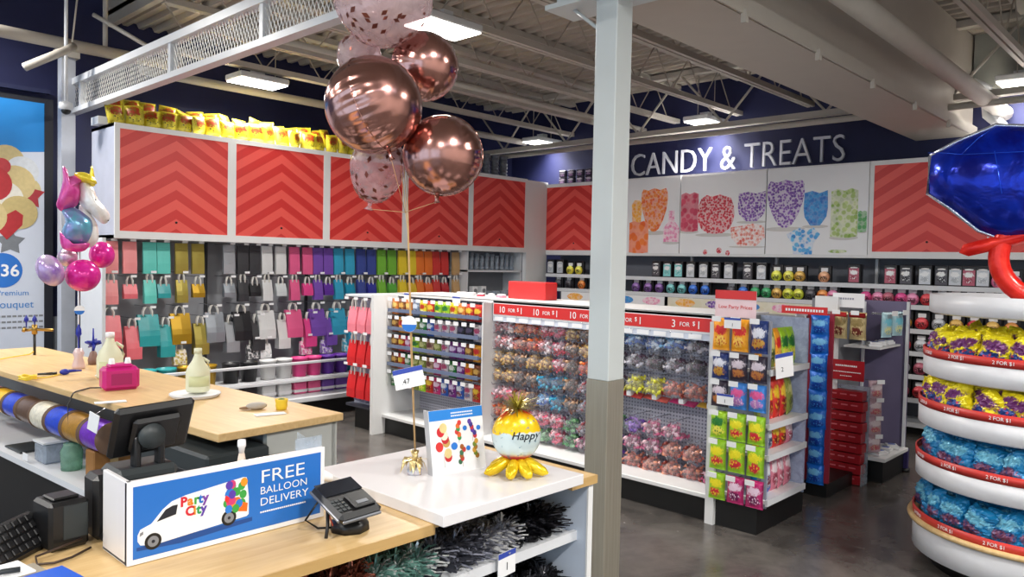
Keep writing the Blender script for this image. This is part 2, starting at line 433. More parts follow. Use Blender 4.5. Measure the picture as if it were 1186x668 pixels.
# ceiling lights
LM = emit('light_diffuser', (255, 250, 240), 9)
proto = None
for xi, x in enumerate((-2.0, 1.0, 3.97, 6.3, 8.68)):
    for yi, y in enumerate((-1.5, 1.6, 4.7, 7.45)):
        if x == 6.3 or (xi, yi) in ((2, 1), (1, 1), (1, 2)): continue
        if x > 2.9 and yi == 2: y = 4.56 if x < 5 else 4.95
        if x > 8 and yi == 3: y = 7.68
        z = 3.45 if x > 2.9 else 4.0
        nm = {(2, 3): 'bright ceiling light left, above the yellow bags', (2, 2): 'bright ceiling light behind the rose gold balloons', (4, 3): 'bright ceiling light just left of the column, far back', (4, 2): 'bright ceiling light above the candy wall lettering', (4, 1): 'bright ceiling light at the far right edge'}.get((xi, yi), 'ceiling light over the unseen front of the store')
        if proto is None:
            proto = empty('ceiling_light', (0, 0, 0), nm, 'light', 'ceiling lights')
            g = MB(); g.box((-.27, -.17, 0), (.27, .17, .06), WMET, .01); g.box((-.05, -.06, .07), (.05, .06, .13), WMET); g.build('housing', proto)
            g = MB(); g.box((-.255, -.155, -.012), (.255, .155, 0), LM); g.build('diffuser', proto)
            g = MB(); g.tube([(-.2, 0, .07), (-.2, 0, .6)], .006, BEAM, 5); g.tube([(.2, 0, .07), (.2, 0, .6)], .006, BEAM, 5); g.build('hanging_rods', proto)
            proto.location = (x, y, z)
        else: dup(proto, (x, y, z), label=nm)
        L = bpy.data.lights.new('ceiling_lamp', 'AREA'); L.shape = 'RECTANGLE'; L.size = .5; L.size_y = .3; L.spread = R(170 if x < 8 else 120)
        L.energy = (84 if x < 8 else 28)*(1.5 if y < 0 else 1); L.color = (1, .965, .91)
        lo = bpy.data.objects.new('ceiling_lamp', L); lo.location = (x, y, z-.03); COL.objects.link(lo)
# up-facing spill is bounce only; daylight comes through the west windows
wd = bpy.data.worlds.new('world'); SC.world = wd; wd.use_nodes = True
bg = wd.node_tree.nodes['Background']; bg.inputs[0].default_value = (.72, .85, 1, 1); bg.inputs[1].default_value = 2.0
SC.view_settings.view_transform = 'Standard'; SC.view_settings.look = 'None'
SC.view_settings.exposure = 0.2; SC.view_settings.gamma = 1; SC.view_settings.use_curve_mapping = False
def P(x, y, X=None, Y=None, Z=None):
    d = fw + CR*((x-W/2)/F) - CU*((y-H/2)/F)
    t = X/d.x if X is not None else Y/d.y if Y is not None else (Z-CZ)/d.z
    return Vector((d.x*t, d.y*t, CZ+d.z*t))
# ================================================================== RED CHEVRON CABINETS
mt, nt, b = base_mat('red_chevron'); setv(b, .45)
s_ = sep(nt, coord(nt))
t_ = mth(nt, 'ADD', s_[2], mth(nt, 'MULTIPLY', mth(nt, 'ABSOLUTE', s_[0]), .62))
fr_ = mth(nt, 'FRACT', mth(nt, 'DIVIDE', mth(nt, 'ADD', t_, 5), .185))
nt.links.new(mixc(nt, step(nt, mth(nt, 'ABSOLUTE', mth(nt, 'SUBTRACT', fr_, .5)), .235, .255), rgb(206, 48, 45), rgb(230, 86, 77)), b.inputs['Base Color'])
CHEV = mt
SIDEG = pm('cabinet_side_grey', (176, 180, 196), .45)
def cabinet(w_, h, d, loc, rz, label, group):
    t = empty('wall_cabinet', loc, label, 'cabinet', group, rz)
    g = MB(); e = .03
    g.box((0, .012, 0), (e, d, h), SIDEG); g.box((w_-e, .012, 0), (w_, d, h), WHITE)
    g.box((0, .012, 0), (w_, d, e), WHITE); g.box((0, .012, h-e), (w_, d, h), WHITE); g.box((0, d-.01, 0), (w_, d, h), WHITE)
    g.box((0, -.004, 0), (.044, .012, h), WHITE); g.box((w_-.044, -.004, 0), (w_, .012, h), WHITE); g.box((0.044, -.004, 0), (w_-.044, .012, .068), WHITE); g.box((0.044, -.004, h-.048), (w_-.044, .012, h), WHITE)
    g.build('carcass', t)
    g = MB(); a, c_ = (w_-.085)/2, (h-.115)/2; g.box((-a, -.006, -c_), (a, .008, c_), CHEV)
    dr = g.build('door', t, (w_/2, .004, h/2+.01))
    g = MB(); g.lathe([(0, -.016), (.009, -.016), (.011, -.006), (.006, -.005)], BLACK, (0, -.002, -c_+.1), 10, 'y'); g.build('lock', dr)
    return t
xs = [2.568, 3.676, 4.781, 5.884, 6.977, 8.07]
for i in range(5):
    cabinet(xs[i+1]-xs[i], 1.04, .6, (xs[i], 7.4, 1.8), 0, 'white framed cabinet with red chevron door above the gift bags, %s from the poster end' % ORD[i], 'red chevron wall cabinets')
ys = [7.45, 6.31, 5.17, 4.03, 2.89, 1.75, .61, -.53]
for i in (0, 4, 5, 6):
    nm = {0: 'red chevron cabinet on the candy wall between corner and column', 4: 'red chevron cabinet on the candy wall right of the candy bowl pictures', 5: 'red chevron cabinet behind the blue gem balloon', 6: 'red chevron cabinet at the far right end of the candy wall'}[i]
    cabinet(1.14, 1.02, .5, (8.5, ys[i], 1.78), -PI/2, nm, 'red chevron wall cabinets')
w = MB(); w.box((8.075, 7.4, 0), (8.52, 7.47, 2.83), WHITE)
tag(w.build('corner_panel'), 'white filler panel in the corner between the two cabinet runs', 'panel')

# ---------- candy bowl graphic panels
def candies(name, c1, c2, sc=9, white=.1):
    if name in MC: return MC[name]
    mt, nt, b = base_mat(name); setv(b, .5)
    vo = nt.nodes.new('ShaderNodeTexVoronoi'); vo.inputs['Scale'].default_value = sc*3; nt.links.new(coord(nt), vo.inputs['Vector'])
    ss = nt.nodes.new('ShaderNodeSeparateColor'); nt.links.new(vo.outputs['Color'], ss.inputs[0])
    c = mixc(nt, ss.outputs[0], rgb(*c1), rgb(*c2))
    c = mixc(nt, mth(nt, 'MULTIPLY', step(nt, vo.outputs['Distance'], .45, .62), white), c, rgb(250, 245, 245))
    nt.links.new(c, b.inputs['Base Color']); MC[name] = mt; return mt
K_OR = candies('print_orange', (236, 92, 30), (246, 150, 60), 9, .3)
K_YO = candies('print_amber', (246, 160, 30), (250, 190, 90), 9, .3)
K_OC = candies('print_orange_deep', (238, 96, 20), (248, 130, 50), 4, .2)
K_PK = candies('print_pink', (236, 130, 180), (250, 200, 220), 9, .6)
K_RD = candies('print_red', (190, 24, 50), (225, 60, 80), 12, .5)
K_RC = candies('print_red_sticks', (196, 40, 80), (220, 80, 110), 5, .2)
K_PU = candies('print_purple', (96, 50, 150), (150, 100, 190), 12, .6)
K_RW = candies('print_red_white', (226, 90, 70), (250, 215, 205), 10, .8)
K_BL = candies('print_blue', (20, 110, 200), (60, 160, 225), 10, .1)
K_BG = candies('print_bright_blue', (20, 130, 215), (110, 195, 240), 7, .7)
K_GR = candies('print_green', (130, 170, 60), (205, 222, 150), 7, .5)
K_GD = candies('print_dark_green', (60, 150, 80), (120, 190, 120), 8, .3)
K_SH = pm('print_shadow', (206, 203, 200), .5)
ART = [('cup', 738, 245, 12, 26, K_YO), ('egg', 758, 243, 31, 50, K_OR), ('rect', 740, 274, 22, 36, K_OC), ('jar', 778, 262, 24, 36, K_PK),
       ('rect', 799, 245, 20, 44, K_RC), ('egg2', 829, 248, 43, 45, K_RD), ('dot', 817, 292, 5, 6, K_RD), ('dot', 833, 290, 6, 7, K_RD), ('dot', 843, 293, 5, 6, K_RD),
       ('bowl', 871, 239, 34, 34, K_PU), ('low', 866, 272, 42, 26, K_RW), ('egg', 910, 236, 43, 55, K_PU), ('bowl', 945, 241, 28, 40, K_BL),
       ('tap', 930, 279, 39, 31, K_BG), ('rect', 978, 246, 31, 55, K_GR), ('rect', 999, 256, 10, 24, K_GD), ('dot', 970, 291, 22, 4, K_GR)]
def shape2(kind, w_, h):
    a, c = w_/2, h/2
    if kind == 'rect': return [(-a, -c), (-a*.4, -c*1.06), (a*.4, -c*1.06), (a, -c), (a, c*.9), (a*.5, c), (0, c*.9), (-a*.5, c), (-a, c*.9)]
    if kind == 'cup': return [(-a*.8, -c), (a*.8, -c), (a, c*.6), (a*.5, c), (-a*.5, c), (-a, c*.6)]
    if kind == 'tap': return [(-a*.55, -c), (a*.55, -c), (a*.62, -c*.2), (a, c*.5), (a*.6, c), (a*.2, c*.7), (-a*.2, c), (-a*.6, c*.75), (-a, c*.5), (-a*.62, -c*.2)]
    if kind == 'egg': return [(a*.12, -c), (a*.36, -c*.88), (a*.66, -c*.5), (a*.9, 0), (a, c*.5), (a*.96, c*.8), (a*.84, c*.97), (a*.4, c*.9), (0, c), (-a*.45, c*.9), (-a*.84, c*.97), (-a*.96, c*.8), (-a, c*.5), (-a*.9, 0), (-a*.66, -c*.5), (-a*.36, -c*.88), (-a*.12, -c)]
    if kind == 'ball': return [(a*x, c*y) for x, y in ((-.4, -.97), (0, -1), (.4, -.97), (.75, -.75), (.95, -.35), (1, 0), (.95, .4), (.8, .8), (.5, .9), (.2, 1), (-.2, .9), (-.5, 1), (-.8, .8), (-.95, .4), (-1, 0), (-.95, -.35), (-.75, -.75))]
    if kind == 'bowl': return [(-a*.4, -c), (a*.4, -c), (a*.9, -c*.5), (a, 0), (a*.95, c), (a*.3, c*.85), (-a*.3, c), (-a*.95, c*.9), (-a, 0), (-a*.9, -c*.5)]
    if kind == 'low': return [(-a*.5, -c), (a*.5, -c), (a, -c*.2), (a*.9, c*.8), (a*.3, c), (-a*.4, c*.8), (-a, c*.7), (-a*.95, -c*.2)]
    if kind == 'jar': return [(-a, -c), (a, -c), (a, -c*.1), (a*.4, c*.3), (a*.35, c), (-a*.35, c), (-a*.4, c*.3), (-a, -c*.1)]
    return oval(0, 0, a, c, 14)
for i in (1, 2, 3):
    y0, y1 = ys[i], ys[i+1]
    nm = {1: 'white panel printed with orange and pink candy bowls right of the column', 2: 'white panel printed with red and purple candy bowls in the middle', 3: 'white panel printed with purple, blue and green candy bowls'}[i]
    t = empty('picture_panel', (8.5, y0, 1.78), nm, 'sign', 'candy picture panels', -PI/2)
    g = MB(); g.box((.006, 0, 0), (1.134, .5, 1.02), WHITE); g.box((.0, -.008, 0), (1.14, .006, .035), WHITE); g.build('box_panel', t)
    g = MB(); g.box((.006, -.006, .035), (1.134, 0, 1.0), SIGNW)
    fr2 = ((0, -.006, 0), (1, 0, 0), (0, 0, 1))
    for q, (k, px_, py_, pw, ph, mm) in enumerate(ART):
        c0 = P(px_, py_, X=8.5); l = y0-c0.y; zc = c0.z-1.78; dep = 8.5*cos(R(43.5))+c0.y*sin(R(43.5))
        yl, yr = P(px_-pw/2, py_, X=8.5).y, P(px_+pw/2, py_, X=8.5).y
        wm = yl-yr; hm = ph*dep/F
        if k == 'egg2': k = 'ball'
        if not (0 < l < 1.14): continue
        wm = min(wm, 2*(l-.004), 2*(1.136-l))
        if k not in ('dot',):
            g.prism([(x+l, y+zc) for x, y in oval(0, -hm*.53, wm*.55, hm*.05, 14)], fr2, K_SH, .0008, 0)
        g.prism([(x+l, y+zc) for x, y in shape2(k, wm, hm)], fr2, mm, .0012+q*.0002, .0004)
    g.build('printed_face', t)
# lettering
g = MB(); LW = pm('letter_white', (188, 190, 200), .5)
g.text('CANDY & TREATS', ((8.93, 6.24, 2.885), (0, -1, 0), (0, 0, 1)), .40, LW, 0, .03, xs=.99, space=1.0, bold=-.004)
txt = g
wcur = max(v[1] for v in g.v)-min(v[1] for v in g.v); hcur = max(v[2] for v in g.v)-min(v[2] for v in g.v)
sc_y, sc_z = 2.9/wcur, .30/hcur
g.v = [(x, 6.22+(y-6.22)*sc_y, 2.885+(z-min(2.885, 99))*sc_z) for x, y, z in g.v]
tag(g.build('wall_lettering'), 'raised white capital letters on the navy wall above the candy pictures', 'sign')

# ================================================================== NORTH WALL FIXTURE
t = empty('pegboard_fixture', (2.45, 7.0, 0), 'long grey pegboard fixture with white rails and black base under the red cabinets', 'shelving')
g = MB(); g.box((0, .92, .1), (4.55, .96, 1.8), PEG); g.build('pegboard', t)
g = MB(); g.box((-.0, .35, 0), (.03, 1.0, 1.8), WMET); g.build('side_panel', t)
g = MB(); g.box((0, .05, 0), (5.6, .9, .16), KICK); g.build('kick', t)
g = MB(); g.box((0, 0, .16), (5.6, .95, .21), WMET, .006); g.build('deck', t)
for z in (.375, .56):
    g = MB(); g.box((.12, .09, z-.014), (2.45, .115, z+.014), WMET, .005); g.tube([(2.45, .1, z), (2.56, .12, z), (2.6, .2, z), (2.6, .8, z)], .014, WMET, 8); g.box((.12, .09, z-.012), (.14, .9, z+.012), WMET); g.build('rail', t)
for x in (1.2, 2.4, 3.6):
    g = MB(); g.box((x-.015, .9, .1), (x+.015, .925, 1.8), pm('upright_dark', (60, 62, 66), .5)); g.build('upright', t)
t2 = empty('wall_shelf_unit', (6.98, 7.35, 0), 'grey backed shelves of clear vases at the end of the gift bag wall', 'shelving')
g = MB(); g.box((0, .45, .1), (1.06, .48, 1.8), GREY); g.build('back_panel', t2)
for z in (1.15, 1.52, .8): g = MB(); g.box((0, .1, z), (1.06, .45, z+.025), WMET); g.build('shelf', t2)
g = MB(); g.box((0, .1, 0), (.02, .48, 1.8), WMET); g.build('side_panel', t2)
g = MB(); g.box((1.04, .1, 0), (1.06, .48, 1.8), WMET); g.build('side_panel', t2)
CLP = clear('clear_plastic', (225, 232, 240), .3, .08)
for i in range(10):
    h = (.2, .24, .22)[i % 3]; x = 7.08+i*.098; g = MB()
    g.lathe([(0, 0), (.03, .004), (.034, .03), (.026, .06), (.036, h), (.033, h), (.024, .06), (.0, .03)], CLP, n=14)
    tag(g.build('clear_vase', loc=(x, 7.58, 1.546)), 'clear plastic vase on the top shelf, %s from the left' % ORD[i], 'vase', 'clear vases')
for i in range(6):
    x = 7.15+i*.16; g = MB()
    if i < 2:
        g.box((-.045, -.04, 0), (.045, .04, .15), SIGNW, .004); g.prism(oval(0, .09, .03, .03), ((0, -.0405, 0), (1, 0, 0), (0, 0, 1)), GREY); g.prism(rect(-.03, .015, .03, .035), ((0, -.0405, 0), (1, 0, 0), (0, 0, 1)), INK)
        tag(g.build('white_box', loc=(x, 7.5, 1.176)), 'small white carton with grey round mark, %s on the shelf below the vases' % ('left one' if i == 0 else 'right one'), 'box', 'small white cartons')
    else:
        g.lathe([(0, 0), (.04, .0), (.06, .03), (.07, .08), (.066, .08), (.05, .03), (0, .01)], CLP, n=16)
        tag(g.build('clear_bowl', loc=(x, 7.55, 1.176)), 'clear plastic bowl on the shelf under the vases, %s from the cartons' % ORD[i-2], 'bowl', 'clear bowls')

# ---------- gift bags
HAND = pm('rope_handle', (232, 228, 222), .6)
TAGW = pm('tag_white', (238, 238, 240), .5)
def giftbag(w_, h, d, mat, handle=True, fold=False):
    """paper bag hanging from a peg: origin at the top of the body centre back"""
    t = empty('gift_bag', (0, 0, 0))
    g = MB(); a = w_/2
    # body: front slightly bulged, gusset sides folded in
    n = 4; vs = []; fs = []
    prof = [(0, 0, .35), (.25, -h*.0, .8), (.6, 0, 1.0), (1.0, 0, 1.0)]
    rows = 6
    for i in range(rows+1):
        f = i/rows; z = -h*f; dd = d*(.35+.65*min(1, f*1.6))
        ring = [(-a, 0), (-a*.96, -dd*.5), (-a, -dd), (0, -dd*1.06), (a, -dd), (a*.96, -dd*.5), (a, 0)]
        vs += [(x, y, z) for x, y in ring]
    m_ = 7
    for i in range(rows):
        for k in range(m_): fs.append((i*m_+k, (i+1)*m_+k, (i+1)*m_+(k+1) % m_, i*m_+(k+1) % m_))
    fs.append(tuple(rows*m_+k for k in range(m_)))
    fs.append(tuple(range(m_)))
    g.add(vs, fs, mat)
    if fold: g.box((-a, -d*.62, -.055), (a, -d*.36, -.045), mat)
    g.build('bag_body', t)
    if handle:
        g = MB(); hw = w_*.22
        for y in (-d*.3, -d*.05):
            g.tube([(-hw, y-.004, -.03), (-hw, y-.004, .03), (-hw*.6, y, .065), (0, y, .078), (hw*.6, y, .065), (hw, y-.004, .03), (hw, y-.004, -.03)], .0085, HAND, 6)
        g.build('handle', t)
    g = MB(); top = .075 if handle else .01
    g.tube([(0, .3, top), (0, -d-.05, top), (0, -d-.06, top+.015)], .004, CHROME, 5); g.build('peg_hook', t)
    g = MB(); g.box((-.026, -d-.068, top-.008), (.026, -d-.064, top+.014), TAGW); g.build('price_tag', t)
    return t
bx = [2.603, 2.769, 2.95, 3.08, 3.255, 3.419, None, 3.744, 3.895, 4.03, 4.169, 4.332, 4.5, 4.662, 4.794, 4.93, 5.069, 5.223, 5.381, 5.53, 5.683, 5.84, 6.0, 6.151, 6.277, 6.42, 6.551, 6.699, 6.897]
cc = [('pink', (244, 150, 152)), ('teal', (98, 204, 192)), ('gold', (172, 156, 74)), ('silver', (176, 180, 186)), ('black', (52, 52, 56)), ('white', (214, 214, 214)),
      ('hot pink', (224, 92, 140)), ('purple', (118, 76, 172)), ('light blue', (52, 160, 196)), ('navy blue', (58, 74, 148)), ('green', (118, 182, 58)), ('yellow', (240, 210, 50)), ('orange', (240, 122, 44)), ('red', (214, 56, 52)), ('tan', (200, 160, 110))]
cc2 = [(236, 112, 122), (40, 158, 162), (176, 138, 30), (150, 156, 164), (30, 30, 34), (206, 210, 212), (226, 70, 140), (92, 44, 150), (24, 140, 176), (44, 50, 150), (90, 170, 60), (230, 190, 40), (236, 100, 30), (190, 30, 40), (190, 150, 100)]
def ci(j): return 14 if j >= 28 else j//2
GM = [pm('paper_'+n.replace(' ', '_'), c, .42 if n not in ('gold', 'silver') else .3, .0 if n not in ('gold', 'silver') else .45, .04) for n, c in cc]
GM2 = [pm('deep_'+n.replace(' ', '_'), cc2[i], .38, .0 if n not in ('gold', 'silver') else .5, .06) for i, (n, c) in enumerate(cc)]
GPAT = [candies('pattern_'+n.replace(' ', '_'), cc2[i], tuple(min(255, v+70) for v in cc[i][1]), 12, .7) for i, (n, c) in enumerate(cc)]
protos = {'tall': giftbag(.124, .30, .03, GM[0], False, True), 'slim': giftbag(.112, .225, .05, GM[0]), 'small': giftbag(.122, .135, .05, GM[0]),
          'mid': giftbag(.19, .30, .09, GM[0]), 'bottle': giftbag(.14, .31, .09, GM[0]), 'pat': giftbag(.13, .15, .06, GM[0])}
used = set()
ROWN = {1: 'top row', 2: 'second row', 3: 'third row', 4: 'fourth row'}
def hang(kind, j, x, z, mats_i, row, y=7.6, pal=GM, extra=''):
    nm = cc[mats_i][0]
    side = 'left' if j % 2 == 0 else 'right'
    look = {'tall': 'flat tall %s gift bag', 'slim': 'slim %s gift bag with white handles', 'small': 'short square %s gift bag with white handles', 'mid': 'medium %s gift bag with white rope handles', 'bottle': 'narrow glossy %s bottle bag', 'pat': 'small patterned %s gift bag'}[kind] % nm
    lab = look+', '+ROWN[row]+(', %s of two' % ('first' if j % 2 == 0 else 'second') if kind in ('tall', 'pat') else '')
    p = protos[kind]
    if kind not in used:
        used.add(kind); p.location = (x, y, z); tag(p, lab, 'gift bag', 'gift bags on the pegboard')
        for ch in p.children:
            if ch.name.startswith('bag_body'): ch.material_slots[0].link = 'OBJECT'; ch.material_slots[0].material = pal[mats_i]
        return
    o = dup(p, (x, y, z), mats={'bag_body': pal[mats_i]}); tag(o, lab, 'gift bag', 'gift bags on the pegboard')
for j, x in enumerate(bx):
    if x is None: continue
    c = ci(j)
    hang('tall', j, x, 1.775, c, 1, extra='' )
    hang('slim' if j % 2 == 0 else 'small', j, x, 1.415 if j % 2 == 0 else 1.375, c, 2, pal=GM if (j % 2 == 0) else GM2)
for j in range(20):
    x = bx[j] if bx[j] else 3.6; c = ci(j)
    if j % 2 == 0: hang('mid', j, x-.02, 1.085, c, 3, pal=GM if c in (5, 6, 7, 8) else GM2)
    else: hang('bottle', j, x+.02, .98, c, 3, pal=GM2 if c in (1, 0, 6) else GM)
for j in (4, 9, 10, 13, 15, 17):
    c = ci(j); hang('pat', j, bx[j]-.02, .73, c, 4, pal=GPAT)
# bins / bundles behind the rails
k = 0
def bucket(x, z, w_, h, mat, nm, cat='container', lab=''):
    g = MB(); a = w_/2
    g.lathe([(0, 0), (a*.84, 0), (a, h), (a*1.04, h), (a*1.04, h-.015), (a*.96, h-.02), (a*.93, h-.02), (a*.78, .02), (0, .02)], mat, n=18)
    tag(g.build('gift_bucket', loc=(x, 7.25, z)), lab, cat, 'buckets behind the white rails')
rowz = [(.4, .24), (.212, .165)]
for r_, (z, h) in enumerate(rowz):
    xs_ = [(2.75, 0), (2.95, 1), (3.14, 1), (3.34, 2), (3.55, 2), (3.80, 4), (4.0, 4), (4.22, 5), (4.41, 5), (4.60, 6), (4.78, 6), (4.96, 7), (5.14, 7), (5.32, 8), (5.5, 8)]
    for i, (x, c) in enumerate(xs_):
        x = x*.955-.02
        if r_ == 0:
            bucket(x, .402, .17, .2, GM2[c] if c != 5 else GM[5], '', 'bucket', '%s bucket above the top white rail, %s along the row' % (cc[c][0], ORD[i]))
        else:
            t_ = empty('paper_stack', (x, 7.28, .212), '%s stack of napkins in a white pack behind the lower rail, %s along' % (cc[c][0], ORD[i]), 'napkins', 'napkin packs behind the rails')
            g = MB(); g.box((-.075, -.07, 0), (.075, .07, .13), GM[c] if c != 4 else GM2[4], .012); g.build('napkin_block', t_)
            g = MB(); g.box((-.077, -.074, .02), (.077, .072, .05), TAGW, .004); g.build('paper_band', t_)
# rack deck for the buckets
w = MB(); w.box((2.55, 7.12, .385), (5.05, 7.42, .4), WMET); tag(w.build('wire_deck'), 'thin white deck under the coloured buckets behind the rails', 'shelf')

# ---------- yellow bags stacked above the cabinets
def pouch(name, w_, h, th, mat, parent=None, crimp=.03, n=8, m_=9, header=None):
    g = MB(); vs = []; fs = []
    for side in (-1, 1):
        for j in range(m_+1):
            v_ = j/m_; z = v_*h
            for i in range(n+1):
                u = -1+2*i/n
                k = max(0.0, (1-abs(u)**2.4))*max(0.0, 1-abs(2*v_-1)**3.2)
                pinch = 1-.05*sin(PI*v_)
                vs.append((u*w_/2*pinch, side*(th/2*k**.6+.0008)+.002*sin(9*u+7*v_), z))
    s1 = (n+1)*(m_+1)
    for q in (0, 1):
        for j in range(m_):
            for i in range(n):
                a = q*s1+j*(n+1)+i; f = (a, a+1, a+n+2, a+n+1); fs.append(f if q == 0 else f[::-1])
    for j in range(m_):
        for i in (0, n):
            a = j*(n+1)+i; fs.append((a, a+n+1, a+n+1+s1, a+s1))
    for i in range(n):
        for j in (0, m_):
            a = j*(n+1)+i; fs.append((a, a+1, a+1+s1, a+s1))
    g.add(vs, fs, mat, True)
    return g
mt, nt, b = base_mat('yellow_snack_film'); setv(b, .35, .1)
g_ = coord(nt, 'Generated'); s_ = sep(nt, g_)
vo = nt.nodes.new('ShaderNodeTexVoronoi'); vo.inputs['Scale'].default_value = 5; nt.links.new(g_, vo.inputs['Vector'])
nzz = noise(nt, g_, 7, 3)
d1 = step(nt, mth(nt, 'ADD', mth(nt, 'ADD', mth(nt, 'POWER', mth(nt, 'SUBTRACT', s_[2], .68), 2), mth(nt, 'MULTIPLY', mth(nt, 'SUBTRACT', nzz, .5), .25)), mth(nt, 'MULTIPLY', mth(nt, 'POWER', mth(nt, 'SUBTRACT', s_[0], .5), 2), .5)), .05, .065)
c = mixc(nt, d1, mixc(nt, step(nt, nzz, .4, .6), rgb(150, 40, 20), rgb(120, 90, 20)), mixc(nt, step(nt, nzz, .5, .7), rgb(186, 170, 34), rgb(130, 122, 26)))
c = mixc(nt, mth(nt, 'MULTIPLY', mth(nt, 'LESS_THAN', s_[2], .42), mth(nt, 'LESS_THAN', vo.outputs['Distance'], .2)), c, rgb(40, 30, 20))
nt.links.new(c, b.inputs['Base Color']); YEL = mt
yb = pouch('x', .17, .20, .08, YEL).mesh('yellow_snack_bag')
for row in (0, 1):
    for i in range(20):
        x = 2.62+i*.152+row*.06
        o = bpy.data.objects.new('snack_bag', yb); COL.objects.link(o)
        o.location = (x, 7.50+row*.19, 2.842+row*.075); o.rotation_euler = (R(random.uniform(-16, 4)), R(random.uniform(-9, 9)), R(random.uniform(-35, 35))); o.scale = (1, 1, random.uniform(.86, 1.08))
        tag(o, 'yellow snack bag on top of the cabinets, %s row, %s from the poster end' % ('front' if row == 0 else 'back', ORD[i]), 'snack bag', 'yellow snack bags on the cabinets')
w = MB(); w.box((2.5, 7.62, 2.842), (5.75, 7.8, 2.914), WMET); tag(w.build('riser_board'), 'low white board lifting the back row of yellow bags', 'board')
# packs above the corner cabinets
PK1 = wrap('pack_white_purple', (40, 34, 60), (210, 200, 215), (150, 110, 160))
pk = MB(); pk.box((-.06, -.03, 0), (.06, .03, .1), PK1, .01); pkm = pk.mesh('small_pack')
for r_ in range(2):
    for i in range(6):
        o = bpy.data.objects.new('small_pack', pkm); COL.objects.link(o); o.location = (8.62, 7.2-i*.16, 2.802+r_*.1); o.rotation_euler = (0, 0, -PI/2)
        tag(o, 'small dark pack on the cabinet left of the column, %s layer, %s from the corner' % ('lower' if r_ == 0 else 'upper', ORD[i]), 'pack', 'packs above the corner cabinet')
PK2 = pm('clear_stack', (110, 114, 124), .3)
for i in range(5):
    g = MB()
    for k in range(6): g.lathe([(.05, 0), (.062, .045), (.058, .045), (.046, .003)], PK2, (0, 0, k*.05), n=12)
    tag(g.build('cup_stack', loc=(7.1+i*.17, 7.6, 2.842)), 'stack of grey clear cups on the last cabinet, %s from the left' % ORD[i], 'cups', 'cup stacks above the cabinets')

# ================================================================== EAST WALL SHELVES
t = empty('candy_wall_shelving', (8.4, 0, 0), 'long grey backed wall shelving full of candy under the picture panels', 'shelving')
g = MB(); g.box((.44, .0, .1), (.47, 7.4, 1.79), pm('shelf_back_grey', (92, 96, 106), .6)); g.build('back_panel', t)
zs = [1.50, 1.30, 1.06, .834, .60, .362, .115]
for z in zs:
    g = MB(); g.box((0, 0.0, z-.03), (.44, 7.3, z), WMET); g.box((-.012, 0.0, z-.035), (0, 7.3, z+.012), WMET); g.build('shelf', t)
g = MB(); g.box((.06, 0, 0), (.44, 7.3, .085), KICK); g.build('kick', t)
for y in ys[:-1]:
    if y < 7.3: g = MB(); g.box((.40, y-.015, .1), (.445, y+.015, 1.79), WMET); g.build('upright', t)
def candypack(name, col, body='jar'):
    t_ = empty(name, (0, 0, 0))
    g = MB(); g.box((-.055, -.02, 0), (.055, .03, .17), pm('card_black', (22, 20, 24), .4), .004); g.build('backing_card', t_)
    g = MB(); mm = wrap('film_'+col[0].replace(' ', '_'), col[1], tuple(min(255, v+60) for v in col[1]), tuple(int(v*.5) for v in col[1]))
    g.sphere((0, -.035, .06), (.052, .03, .056), mm, 12, 8); g.box((-.03, -.03, .112), (.03, -.018, .15), TAGW, .003)
    g.build('candy_pouch', t_)
    return t_
def candybox(col):
    t_ = empty('candy_box', (0, 0, 0))
    g = MB(); g.box((-.05, -.05, 0), (.05, .05, .19), pm('card_black', (22, 20, 24), .4), .005); g.build('carton', t_)
    g = MB(); mm = wrap('label_'+col[0].replace(' ', '_'), tuple(min(255, v+30) for v in col[1]), (235, 235, 235), col[1])
    g.box((-.042, -.054, .02), (.042, -.05, .155), mm); g.lathe([(0, 0), (.03, 0), (.032, .012), (0, .016)], TAGW, (0, -.045, .15), 12); g.build('label', t_)
    return t_
CC = {'silver': (170, 174, 180), 'yellow': (226, 206, 60), 'teal': (100, 176, 176), 'black': (50, 48, 56), 'purple': (110, 70, 140), 'blue': (30, 90, 190), 'green': (40, 140, 80), 'lime': (200, 210, 50), 'orange': (226, 116, 40), 'tan': (206, 140, 100), 'pink': (214, 110, 150), 'red': (196, 40, 50), 'magenta': (190, 40, 110), 'dark pink': (150, 60, 80), 'gold': (200, 150, 60)}
PP = {}
NTH = {}
def place_pack(kind, cn, X, Y, z, shelfname):
    key = (kind, cn)
    NTH[(shelfname, kind, cn)] = NTH.get((shelfname, kind, cn), 0)+1
    lab = '%s %s, candy wall %s, %s of its colour' % (cn, 'candy pouch on black card' if kind == 'candy_pack' else 'labelled black candy box', shelfname, ORD[NTH[(shelfname, kind, cn)]-1])
    if key not in PP:
        o = candypack('candy_pack', (cn, CC[cn])) if kind == 'candy_pack' else candybox((cn, CC[cn]))
        PP[key] = o; o.scale = (1.25, 1.0, 1.12); o.location = (X, Y, z); o.rotation_euler = (0, 0, -PI/2); tag(o, lab, 'candy', 'candy on the wall shelves')
    else: o = dup(PP[key], (X, Y, z), label=lab)
row1 = [(640, 'silver'), (651, 'silver'), (662, 'yellow'), (672, 'yellow'), (762, 'black'), (775, 'teal'), (788, 'teal'), (802, 'silver'), (817, 'silver'), (831, 'black'), (846, 'silver'), (868, 'black'), (884, 'silver'), (901, 'lime'), (915, 'yellow'), (928, 'gold'), (956, 'tan'), (991, 'dark pink'), (1033, 'dark pink'), (1051, 'black'), (1073, 'silver'), (1092, 'black'), (1108, 'silver'), (1124, 'dark pink'), (1140, 'silver'), (1158, 'pink'), (1176, 'pink')]
